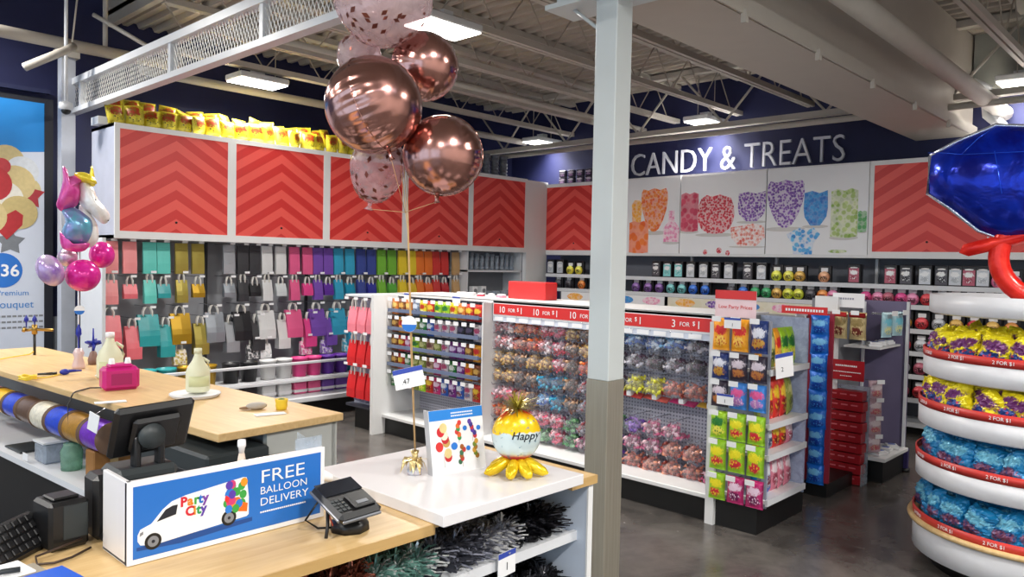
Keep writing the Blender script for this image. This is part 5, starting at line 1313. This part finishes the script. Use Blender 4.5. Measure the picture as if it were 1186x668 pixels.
# "Happy" foil balloon figure
c0 = P(597, 550, Z=LZ); cx0 = c0
t = empty('foil_balloon_figure', c0, 'white foil balloon reading Happy with yellow drips, tinsel top and star feet', 'balloon', None, R(-46.5+2))
mt, nt, b = base_mat('dripping_foil'); setv(b, .22, .25)
v = coord(nt); s_ = sep(nt, v); nz = noise(nt, mapping(nt, v, (9, 9, 0)), 1.6, 2)
hz = mth(nt, 'SUBTRACT', s_[2], mth(nt, 'MULTIPLY', nz, .09))
c = mixc(nt, step(nt, hz, .046, .050), rgb(206, 222, 224), rgb(240, 196, 20)); c = mixc(nt, step(nt, hz, .088, .11), c, rgb(190, 36, 30))
c = mixc(nt, step(nt, mth(nt, 'ADD', s_[2], 0), .018, .03), rgb(190, 60, 80), c)
sp = noise(nt, v, 60, 2); c = mixc(nt, mth(nt, 'MULTIPLY', mth(nt, 'GREATER_THAN', sp, .66), .6), c, rgb(40, 120, 150))
nt.links.new(c, b.inputs['Base Color']); bump(nt, b, noise(nt, v, 14, 2), .5, .01); DRIP = mt
q = MB(); rx, ry, rz_ = .078, .055, .082; q.sphere((0, 0, .128), (rx, ry, rz_), DRIP, 28, 18); q.build('body', t).location = (0, 0, 0)
t.children[0].data.transform(Matrix.Translation((0, 0, -.046))); t.children[0].location = (0, 0, .046)
q = MB(); q.text('Happy', ((-.018, 0, .125), (1, .0, 0), (0, 0, 1)), .034, INK, 0, .0002, bold=.0003)
vs = []
for x, y, z in q.v:
    x += (z-.125)*.25
    k = max(.02, 1-(x/rx)**2-((z-.128)/rz_)**2); vs.append((x, -ry*k**.5-.0012, z))
q.v = vs; q.build('lettering', t)
q = MB(); rnd = random.Random(5)
TI = pm('tinsel_gold', (176, 160, 60), .3, .6, .3, 50)
for k in range(170):
    a = rnd.uniform(0, 2*PI); l = rnd.uniform(.04, .085); e = rnd.uniform(.0, 1.1); d = Vector((cos(a)*cos(e), sin(a)*cos(e), sin(e))); sd = d.cross(Vector((0, 0, 1))).normalized()*.0016
    o_ = Vector((0, 0, .208)); p1 = o_+d*l*.6; p2 = o_+d*l+Vector((0, 0, -.01)); q.add([o_-sd, o_+sd, p1+sd, p1-sd, p2+sd*.4, p2-sd*.4], [(0, 1, 2, 3), (3, 2, 4, 5)], TI)
q.build('tinsel_crown', t)
q = MB(); FY = foil('foil_yellow', (214, 176, 16), .22, .4, (236, 206, 40), .3, 14)
for a, l in ((-160, .1), (-105, .085), (-60, .085), (-15, .1), (30, .09), (90, .07), (150, .09)):
    d = Vector((cos(R(a)), sin(R(a)), 0)); q.tube([d*.012+Vector((0, 0, .046)), d*l*.4+Vector((0, 0, .042)), d*l*.7+Vector((0, 0, .026)), d*l*.92+Vector((0, 0, .017)), d*l*1.05+Vector((0, 0, .014))], [.013, .018, .019, .014, .003], FY, 10)
q.build('star_feet', t)

# bouquet weight, ribbon, tags
wp = P(480, 549, Z=LZ)
t = empty('balloon_weight', wp, 'small gold foil wrapped balloon weight holding the bouquet ribbon', 'balloon weight')
GF = foil('gold_wrap', (190, 160, 100), .28, .6, (226, 206, 150), .6, 40)
q = MB(); q.lathe([(0, 0), (.022, 0), (.024, .015), (.012, .028), (.006, .034)], foil('iridescent_wrap', (196, 206, 216), .25, .5, (226, 214, 220), .5, 40), n=12); q.build('wrapped_base', t)
q = MB()
for k in range(16):
    a = k*2*PI/16; d = Vector((cos(a), sin(a), 0)); sd = Vector((-sin(a), cos(a), 0))*.008; l = .03+.014*(k % 3)
    q.add([Vector((0, 0, .05))-sd*.3, Vector((0, 0, .05))+sd*.3, d*l*.7+sd+Vector((0, 0, .048-.01*(k % 2))), d*l*.7-sd+Vector((0, 0, .05)), d*l+Vector((0, 0, .012))], [(0, 1, 2, 3), (3, 2, 4)], GF)
q.lathe([(0, .03), (.008, .034), (.006, .05), (.014, .075), (.0, .06)], GF, n=8); q.build('foil_flare', t)
top = P(470, 200, Y=wp.y)
RB = pm('ribbon_gold', (206, 170, 120), .35, .2)
t = empty('balloon_ribbon', wp+Vector((0, 0, .06)), 'thin gold ribbon strands rising from the weight to the rose gold balloons', 'ribbon')
q = MB(); dlt = top-(wp+Vector((0, 0, .06)))
for k in range(3):
    q.tube([Vector((.002*k, 0, 0)), dlt*.4+Vector((.003*k-.003, 0, 0)), dlt*.8+Vector((.002*k, 0, 0)), dlt+Vector((.02*(k-1), .01*k, .02))], .0012, RB, 5)
q.build('strands', t)
pc = P(475, 444, Y=wp.y-.01)
card('price_card', .092, .062, pc+Vector((0, -.004, -.012)), (0, R(-12), R(-46.5+12)), 'white price card reading 47 with blue top clipped on the balloon ribbon', lines=(('.47', -.012, .014, .022),), sh=.24)
t = empty('round_tag', P(474, 375, Y=wp.y-.005), 'round blue and white paper tag on the balloon ribbon', 'tag', None, R(-46.5))
q = MB(); q.prism(oval(0, 0, .023, .025, 24), ((0, 0, 0), (1, 0, 0), (0, 0, 1)), SIGNW, .0015); q.build('disc', t)
q = MB(); q.prism([(.0225*cos(PI+PI*k/14), -.002+.022*sin(PI+PI*k/14)) for k in range(15)], ((0, -.0016, 0), (1, 0, 0), (0, 0, 1)), SIGNB, .0006); q.build('blue_half', t)

# ---------- the big balloons
mt, nt, b = base_mat('rose_gold_foil'); setv(b, .2, 1.0)
v = coord(nt); nt.links.new(mixc(nt, noise(nt, v, 3, 2), rgb(180, 130, 122), rgb(204, 152, 142)), b.inputs['Base Color'])
s_ = sep(nt, v); an = mth(nt, 'ARCTAN2', s_[1], s_[0]); wv = mth(nt, 'SINE', mth(nt, 'MULTIPLY', an, 26))
eq = mth(nt, 'POWER', mth(nt, 'SUBTRACT', 1, mth(nt, 'MULTIPLY', mth(nt, 'ABSOLUTE', s_[2]), 9), True), 2)
bump(nt, b, mth(nt, 'ADD', mth(nt, 'MULTIPLY', wv, eq), mth(nt, 'MULTIPLY', noise(nt, v, 10, 3), .7)), .28, .006); ROSE = mt
from mathutils import Euler
GATH = top+Vector((0, 0, -.12))
def string(t_, off, ax, rot):
    Mi = (Matrix.Translation(t_.location) @ Euler(rot).to_matrix().to_4x4()).inverted()
    a_ = Vector((0, 0, -off)) if ax == 'z' else Vector((0, -off, 0)); b_ = Mi @ GATH
    q = MB(); q.tube([a_, (a_+b_)/2, b_], .001, RB, 5); q.build('string', t_)
def orb(px_, py_, rp, dep, lab, tilt):
    dist = 1.0; d = fw + CR*((px_-W/2)/F) - CU*((py_-H/2)/F); c_ = Vector((0, 0, CZ))+d*dep
    r_ = rp*dep/F
    t_ = empty('rose_gold_balloon', c_, lab, 'balloon', 'rose gold orb balloons', rot=tilt)
    q = MB(); q.lathe([(r_*sin(PI*k/40)*(1+.012*(abs(k-20) < 1)), r_*cos(PI*k/40)) for k in range(41)], ROSE, n=56); q.build('foil_skin', t_)
    q = MB(); q.lathe([(r_*1.0, .0012), (r_*1.022, .0006), (r_*1.022, -.0006), (r_*1.0, -.0012)], ROSE, n=56); q.build('seam', t_)
    q = MB(); q.tube([(0, -r_*.98, 0), (0, -r_*1.12, .0), (.004, -r_*1.2, 0)], [.008, .005, .01], ROSE, 8); q.build('neck', t_)
    if py_ > 100: string(t_, r_*1.18, 'y', tilt)
    return t_
orb(433, 122, 56, 2.2, 'largest front rose gold round foil balloon in the bouquet', (R(70), 0, R(30)))
orb(492, 77, 39, 2.45, 'upper right smaller rose gold round foil balloon', (R(100), R(15), R(-20)))
orb(513, 180, 46, 2.3, 'lower right rose gold round foil balloon', (R(95), R(8), R(-48)))
CONF = clear('confetti_skin', (240, 222, 224), .30, .08)
FL = pm('confetti_rose', (112, 62, 52), .3, .6, .2, 40)
def confetti(px_, py_, rx_, rz_, dep, lab, rot, n=60, seed=1, low=False):
    d = fw + CR*((px_-W/2)/F) - CU*((py_-H/2)/F); c_ = Vector((0, 0, CZ))+d*dep; rx_ *= dep/F; rz_ *= dep/F
    t_ = empty('confetti_balloon', c_, lab, 'balloon', 'clear confetti balloons', rot=rot)
    prof = [(rx_*(sin(PI*k/30)**.85)*(1-.28*max(0, k/30-.5)*2), rz_*cos(PI*k/30)) for k in range(31)]
    q = MB(); q.lathe(prof, CONF, n=36); q.tube([(0, 0, -rz_*.97), (0, 0, -rz_*1.1), (0, 0, -rz_*1.2)], [.008, .006, .016], CONF, 8); q.build('clear_skin', t_)
    q = MB(); rnd = random.Random(seed)
    for k in range(n):
        f = rnd.uniform(.08, .95); i_ = int(f*29); r_ = prof[i_][0]*1.012; z = prof[i_][1]*1.012; a = rnd.uniform(0, 2*PI)
        nn = Vector((cos(a)*prof[i_][0]/rx_, sin(a)*prof[i_][0]/rx_, z/rz_*.9)).normalized(); p_ = Vector((r_*cos(a), r_*sin(a), z))
        u = nn.cross(Vector((0, 0, 1))).normalized(); v_ = nn.cross(u); th = rnd.uniform(0, PI); u, v_ = u*cos(th)+v_*sin(th), v_*cos(th)-u*sin(th)
        s_ = rnd.uniform(.009, .015)*min(1, rx_/.12+.2); q.add([p_-u*s_, p_-v_*s_*.55, p_+u*s_, p_+v_*s_*.55], [(0, 1, 2, 3)], FL)
    q.build('confetti_print', t_)
    if seed == 3: string(t_, rz_*1.18, 'z', rot)
    return t_
confetti(443, 2, 58, 52, 2.35, 'large clear balloon with rose confetti at the top of the bouquet', (R(8), 0, 0), 110, 1)
confetti(415, 66, 26, 25, 2.55, 'small confetti balloon peeking out behind the biggest rose gold balloon', (R(10), R(30), 0), 60, 2)
confetti(437, 196, 32, 40, 2.42, 'pale confetti balloon hanging below the biggest rose gold balloon', (R(5), R(10), 0), 110, 3)
# ================================================================== ROUND TIERED DISPLAY (right edge)
DC = Vector((5.06, .77, 0))
t = empty('round_display', DC, 'round white tiered merchandiser with red price strips at the right edge', 'display stand')
tiers = [(1.43, .565, 'empty'), (1.08, .585, 'y'), (.80, .60, 'y'), (.50, .605, 'b'), (.245, .61, 'b')]
TWH = pm('tray_white', (214, 214, 218), .35)
for i, (z, r_, k) in enumerate(tiers):
    g = MB()
    if i < 4: g.lathe([(.05, z), (r_-.012, z), (r_-.012, z+.095 if i == 0 else z+.10), (r_, z+.095 if i == 0 else z+.10), (r_, z-.005), (r_-.02, z-.015), (.05, z-.015)], TWH, n=64)
    else:
        g.lathe([(.0, z), (r_, z), (r_, z-.16), (r_-.02, z-.165), (0, z-.165)], TWH, n=64)
    g.build('tray', t)
    if i:
        g = MB(); zz = z+.10 if i < 4 else z+.02; h_ = .042
        g.lathe([(r_-.006, zz), (r_+.002, zz-.004), (r_+.004, zz+h_), (r_-.004, zz+h_)], pm('strip_red', (200, 56, 50), .4), n=64); g.build('price_strip', t)
        g = MB()
        for a in (148, 172, 196, 220, 244, 124):
            o_ = MB(); o_.text('2 FOR $1', ((-.05, 0, 0), (1, 0, 0), (0, 0, 1)), .026, SIGNW, 0, .0006)
            aa = R(a); o_.xf(Matrix.Translation((cos(aa)*(r_+.007), sin(aa)*(r_+.007), zz+.012)) @ Matrix.Rotation(aa+PI/2, 4, 'Z')); g.add(o_.v, o_.f, SIGNW)
        g.build('strip_lettering', t)
g = MB(); g.lathe([(.58, .24), (.635, .24), (.64, .252), (.635, .265), (.58, .265)], MAPLE, n=64); g.build('wood_rim', t)
g = MB(); g.lathe([(.0, .08), (.52, .08), (.52, .0), (0, 0)], KICK, n=48); g.build('plinth', t)
g = MB(); g.lathe([(.0, 1.5), (.05, 1.5), (.05, .2), (0, .2)], WMET, n=16); g.build('centre_post', t)
NM = {'y': 'bright yellow', 'b': 'cyan'}
for i, (z, r_, k) in enumerate(tiers):
    if k == 'empty': continue
    cnt_ = 0
    for ring, (rr, n_, dz) in enumerate(((r_-.07, 13, .0), (r_-.15, 12, .035), (r_-.24, 9, .06))):
        for j in range(n_):
            a = R(90+ring*5+j*(180/n_)*1.0+ (4 if i % 2 else 0))
            col = 'bright yellow' if k == 'y' else 'cyan'
            zz = z+.085 if i < 4 else z+.03
            w_, h_ = (.17, .17) if ring == 0 else (.17, .165)
            cnt_ += 1
            snack(col, w_, h_, .10, DC.x+rr*cos(a), DC.y+rr*sin(a), zz+dz*.5, (R(-4-random.uniform(0, 18)), R(random.uniform(-24, 24)), a+PI/2+random.uniform(-.5, .5)),
                  '%s candy bag on the round display, %s tray down, %s ring, %s along' % (NM[k], ORD[i], ['outer', 'middle', 'inner'][ring], ORD[j]), 'candy bag', 'bags on the round display', False, .0055)

# gem ring balloon
def inflate(g, poly, T, mat, M_=None, c=None, rings=8, flat=0):
    poly = list(poly); n = len(poly); c = c or (sum(p[0] for p in poly)/n, sum(p[1] for p in poly)/n)
    for sgn in (-1, 1):
        vs = [(c[0], sgn*T, c[1])]
        for k in range(1, rings+1):
            f = k/rings; y = sgn*T*(max(0, 1-f**2.2))**.55
            for x, z in poly: vs.append((c[0]+(x-c[0])*f, y, c[1]+(z-c[1])*f))
        fs = [(0, 1+i, 1+(i+1) % n) for i in range(n)]
        for k in range(rings-1):
            for i in range(n): fs.append((1+k*n+i, 1+(k+1)*n+i, 1+(k+1)*n+(i+1) % n, 1+k*n+(i+1) % n))
        if sgn > 0: fs = [f[::-1] for f in fs]
        if M_: vs = [M_ @ Vector(v) for v in vs]
        g.add(vs, fs, mat, True)
def smooth_poly(pts, sub=4, closed=True):
    n = len(pts); out = []
    for i in range(n):
        p0, p1, p2, p3 = [Vector(pts[(i+k-1) % n]) for k in range(4)]
        for s_ in range(sub):
            f = s_/sub; out.append(tuple(.5*((2*p1)+(-p0+p2)*f+(2*p0-5*p1+4*p2-p3)*f*f+(-p0+3*p1-3*p2+p3)*f**3)))
    return out
GEMB = foil('gem_blue', (8, 22, 130), .16, .55, (12, 50, 190), .6, 6)
GC = P(1187, 205, X=4.6)
t = empty('gem_ring_balloon', GC, 'big blue gem foil balloon with red ring hanging at the top right', 'balloon', rot=(0, 0, R(-79)))
g = MB()
S_ = 1/226.0
def gp(x, y): return ((x-1180)*S_*1.0, -(y-205)*S_)
gem = [gp(*p) for p in ((1084, 176), (1112, 160), (1150, 144), (1200, 150), (1250, 152), (1282, 178), (1284, 214), (1262, 240), (1230, 258), (1190, 276), (1162, 277), (1137, 266), (1108, 240), (1083, 221))]
inflate(g, gem, .16, GEMB, c=gp(1180, 205), rings=9); g.build('gem_body', t)
g = MB(); SILV = foil('silver_foil', (186, 190, 204), .2, .8, None, .4, 20)
pp = [Vector((x, 0, z)) for x, z in gem]; pp.append(pp[0]); g.tube(pp, .012, SILV, 6); g.build('silver_edge', t)
g = MB()
for a, b_ in ((gp(1118, 180), gp(1250, 182)), (gp(1118, 180), gp(1084, 176)), (gp(1150, 178), gp(1165, 262)), (gp(1212, 180), gp(1195, 262)), (gp(1118, 180), gp(1150, 146)), (gp(1180, 178), gp(1200, 150))):
    g.tube([(a[0], -.145 if abs(a[0]) < .3 else -.06, a[1]), ((a[0]+b_[0])/2, -.165, (a[1]+b_[1])/2), (b_[0], -.03 if abs(b_[1]) > .2 else -.14, b_[1])], .002, pm('gem_crease', (30, 80, 220), .2, .5), 5)
g.build('facet_creases', t)
RF = foil('ring_red', (214, 26, 20), .25, .25, (236, 50, 34), .25, 12)
g = MB()
bar = [gp(*p) for p in ((1118, 292), (1122, 282), (1160, 270), (1196, 258), (1240, 246), (1244, 258), (1200, 274), (1164, 286), (1128, 296))]
inflate(g, bar, .05, RF, rings=5)
cx, cz = gp(1206, 296); r_ = 48*S_; pts = [(cx+r_*cos(2*PI*k/28), -.01, cz+r_*.92*sin(2*PI*k/28)) for k in range(29)]
g.lathe([(r_+.048*cos(2*PI*k/14), .048*sin(2*PI*k/14)) for k in range(15)], RF, (cx, 0, cz), 40, 'y'); g.build('red_ring', t)
g = MB(); g.tube([(0, 0, gem[3][1]), (0.02, 0, .9), (0, 0, 1.5)], .002, RB, 5); g.build('string', t)
# pink bags partly seen behind the gem and blue gondola top behind display
BAGC['pink print'] = BAGC['pink']
# ================================================================== LEFT: POSTER, UNICORN BOUQUET
t = empty('balloon_poster', (-.4, 8.56, .66), 'tall white poster of a balloon bouquet with blue top on the navy wall', 'poster')
g = MB(); g.box((0, 0, -.03), (2.80, .02, 2.50), INK); g.box((.02, -.004, 0), (2.72, 0, 2.45), pm('poster_white', (206, 212, 226), .4, var=.02)); g.build('board', t)
fr6 = ((0, -.004, 0), (1, 0, 0), (0, 0, 1))
g = MB(); top_ = [(.02, 2.45), (.02, 1.98)]+[(.02+2.7*k/12, 1.98-.12*sin(PI*(.15+.85*k/12))) for k in range(13)]+[(2.72, 2.45)]
top_ = [(x, y) for x, y in top_]
g.prism(top_[::-1], fr6, pm('poster_blue', (40, 132, 206), .35, var=.04, scale=1.5), .001); g.build('blue_top', t)
g = MB()
def pb(px_, py_, rp, col, k, sh='o'):
    c_ = P(px_, py_, Y=8.55); x, y = c_.x+.4, c_.z-.66; r_ = rp*.0094
    if sh == 'o': poly = oval(x, y, r_, r_, 24)
    elif sh == 'star': poly = [(x+r_*(1 if j % 2 == 0 else .55)*cos(PI/2+j*PI/5), y+r_*(1 if j % 2 == 0 else .55)*sin(PI/2+j*PI/5)) for j in range(10)]
    else: poly = [(x, y-r_), (x+r_*.8, y-r_*.1), (x+r_*.85, y+r_*.5), (x+r_*.45, y+r_*.8), (x, y+r_*.5), (x-r_*.45, y+r_*.8), (x-r_*.85, y+r_*.5), (x-r_*.8, y-r_*.1)]
    g.prism(poly, fr6, cmat(col), .0008, .001+k*.0004)
for k, a in enumerate(((12, 280, 14, (120, 124, 130), 'star'), (30, 220, 14, (206, 190, 140)), (8, 186, 16, (196, 178, 130)), (26, 198, 15, (208, 212, 218)), (34, 226, 15, (168, 52, 60), 'star'), (18, 212, 18, (206, 186, 134)),
                      (4, 230, 18, (226, 222, 210)), (22, 246, 17, (196, 176, 120)), (8, 258, 17, (176, 44, 50), 'heart'), (2, 192, 8, (184, 60, 66)), (-10, 212, 18, (180, 50, 56)), (-16, 250, 18, (206, 186, 134)))): pb(*a[:4], k, a[4] if len(a) > 4 else 'o')
g.build('bouquet_print', t)
g = MB(); c_ = P(6, 313, Y=8.55); x, y = c_.x+.4, c_.z-.66
g.prism(oval(x-.02, y, .165, .165, 32), fr6, SIGNB, .001, .001)
g.text('$36', ((x+.12, -.004, y-.055), (1, 0, 0), (0, 0, 1)), .16, SIGNW, .0025, .001, align='RIGHT', bold=.003); g.build('price_circle', t)
g = MB(); TB = cmat((60, 130, 200))
g.text('Premium', ((x+.20, -.004, y-.24), (1, 0, 0), (0, 0, 1)), .075, TB, .001, .001, align='RIGHT'); g.text('Bouquet', ((x+.24, -.004, y-.36), (1, 0, 0), (0, 0, 1)), .10, TB, .001, .001, align='RIGHT')
for r_ in range(3):
    for k in range(14): g.prism(rect(x-.3+k*.045, y-.45-r_*.055, x-.3+k*.045+.035, y-.432-r_*.055), fr6, GREY, .0005, .001)
g.build('lettering', t)
# dark roof edge above the poster left in the navy wall: banner rail
w = MB(); w.box((-.4, 8.5, 3.2), (2.36, 8.56, 3.24), pm('rail_navy', (30, 36, 70), .5)); tag(w.build('poster_rail'), 'dark thin rail above the balloon poster', 'rail')

UB = P(91, 408, Z=CT); UD = 5.35
def U(px_, py_, dx=0): return P(px_, py_, Y=UD)-Vector(UB2)
UB2 = P(91, 400, Y=UD); sc = (P(100, 300, Y=UD)-P(90, 300, Y=UD)).length/10
ROTU = R(-90+62)
UF = 0
PK_F = foil('pink_foil', (216, 60, 150), .25, .3, (230, 110, 180), .35, 10); TEAL_F = foil('teal_foil', (96, 180, 200), .25, .4, (150, 130, 200), .4, 9)
WH_F = foil('white_foil', (232, 228, 226), .25, .15, None, .3, 10); YE_F = foil('horn_foil', (236, 206, 60), .25, .3, None, .3, 10); MAG_F = foil('magenta_foil', (214, 24, 140), .22, .2, (226, 50, 160), .3, 10)
def fig(parts, name, label, cx, cy, dep_y=UD):
    """inflated foil parts drawn in local metres about (cx, cy)"""
    o_ = P(cx, cy, Y=dep_y); t_ = empty(name, o_, label, 'balloon', 'unicorn bouquet balloons', rot=(0, 0, R(-17)))
    k_ = (P(cx+10, cy, Y=dep_y)-o_).length/10*.96
    for nm, mat, T, yo, pts in parts:
        g = MB(); poly = smooth_poly([((x-cx)*k_, -(y-cy)*k_) for x, y in pts], 4)
        inflate(g, poly, T, mat, Matrix.Translation((0, yo, 0)), rings=7); g.build(nm, t_)
    return t_
UH = fig([('head', WH_F, .09, 0, [(92, 202), (100, 204), (108, 214), (114, 228), (126, 244), (127, 254), (120, 260), (112, 254), (104, 246), (96, 240), (90, 226)]),
     ('neck', WH_F, .07, .02, [(92, 236), (104, 246), (113, 262), (114, 280), (108, 290), (98, 290), (92, 270)]),
     ('mane', PK_F, .08, -.03, [(73, 188), (78, 192), (80, 200), (90, 198), (98, 202), (92, 210), (94, 222), (90, 236), (82, 242), (72, 246), (66, 238), (70, 222), (73, 206)]),
     ('lower_mane', TEAL_F, .09, -.03, [(72, 244), (84, 240), (96, 246), (106, 256), (108, 270), (102, 284), (90, 288), (76, 284), (72, 272), (76, 258)]),
     ('mane_tip', PK_F, .06, -.02, [(70, 272), (76, 282), (90, 288), (104, 286), (98, 296), (84, 298), (72, 292)]),
     ('horn', YE_F, .035, -.01, [(106, 184), (109, 196), (110, 210), (102, 208)]),
     ('forelock', YE_F, .05, -.05, [(86, 197), (96, 194), (106, 198), (112, 208), (100, 208), (92, 206)])],
    'unicorn_balloon', 'unicorn head foil balloon with pink and teal mane and yellow horn at left', 92, 245)
g = MB(); g.sphere((.085, -.08, .07), (.008, .004, .01), INK, 10, 6); g.sphere((.16, -.05, -.05), (.005, .004, .004), INK, 8, 6); g.build('eye', UH)
def uball(name, cx, cy, rx_, ry_, mat, T, lab, dy=0, ang=0):
    pts = [(cx+rx_*cos(a)*cos(ang)-ry_*sin(a)*sin(ang), cy+rx_*cos(a)*sin(ang)+ry_*sin(a)*cos(ang)) for a in [2*PI*k/12 for k in range(12)]]
    return fig([('foil_skin', mat, T, 0, pts)], name, lab, cx, cy, UD+dy)
uball('magenta_balloon', 96, 319, 21, 21, MAG_F, .12, 'magenta round foil balloon below the unicorn, nearest the middle', -.02)
uball('magenta_balloon', 118, 295, 15, 17, MAG_F, .10, 'magenta round foil balloon touching the cabinet side', .12)
PAT = foil('pastel_foil', (220, 200, 226), .25, .3, (150, 110, 190), .3, 7)
b_ = uball('pastel_balloon', 58, 313, 16, 22, PAT, .08, 'small pastel round foil balloon with yellow edge at the far left of the unicorn bunch', -.05, R(-25))
uball('pastel_balloon', 78, 298, 12, 12, foil('mauve_silver', (186, 150, 180), .3, .6, (220, 206, 214), .6, 20), .07, 'mauve silver balloon tucked behind the magenta ones', .1)
wp2 = P(91, 412, Z=CT)
t = empty('balloon_weight', (P(91, 400, Y=UD).x, UD, CT), 'pearly balloon weight under the unicorn balloons with blue tipped stem', 'balloon weight')
g = MB(); g.lathe([(0, 0), (.035, 0), (.038, .02), (.025, .07), (.034, .1), (.02, .13), (0, .13)], pm('pearl_pink', (216, 190, 190), .3, .2), n=14); g.build('base', t)
g = MB(); g.lathe([(.004, .13), (.006, .2), (.018, .22), (.016, .25), (.0, .29)], VBL, n=10); g.build('blue_tip', t)
lt = P(92, 292, Y=UD)-Vector((P(91, 400, Y=UD).x, UD, CT))
g = MB(); g.tube([(0, 0, .1), lt*.5, lt], .003, pm('ribbon_white', (220, 214, 220), .4), 5); g.build('ribbon', t)
t = empty('round_tag', P(92, 359, Y=UD-.01), 'small round blue and white tag on the unicorn ribbon', 'tag', None, R(-17))
g = MB(); g.prism(oval(0, 0, .03, .03, 20), ((0, 0, 0), (1, 0, 0), (0, 0, 1)), SIGNW, .002); g.build('disc', t)
g = MB(); g.prism([(.029*cos(PI+PI*k/12), -.004+.025*sin(PI+PI*k/12)) for k in range(13)], ((0, -.0021, 0), (1, 0, 0), (0, 0, 1)), SIGNB, .0006); g.build('blue_half', t)
t = empty('balloon_weight', (P(108, 400, Y=5.5).x, 5.5, CT), 'deep blue starry balloon weight right of the pearly one', 'balloon weight')
g = MB(); g.lathe([(0, 0), (.03, 0), (.034, .03), (.02, .08), (0, .1)], pm('weight_brown', (130, 100, 90), .4), n=12); g.build('base', t)
g = MB()
for k in range(7):
    a = k*2*PI/7; g.tube([(0, 0, .14), (.05*cos(a), .05*sin(a), .14+.03*sin(k*2.2))], [.02, .006], VBL, 6)
g.tube([(0, 0, .08), (0, 0, .24)], [.01, .004], VBL, 6); g.build('blue_spikes', t)
bpy.context.view_layer.update()
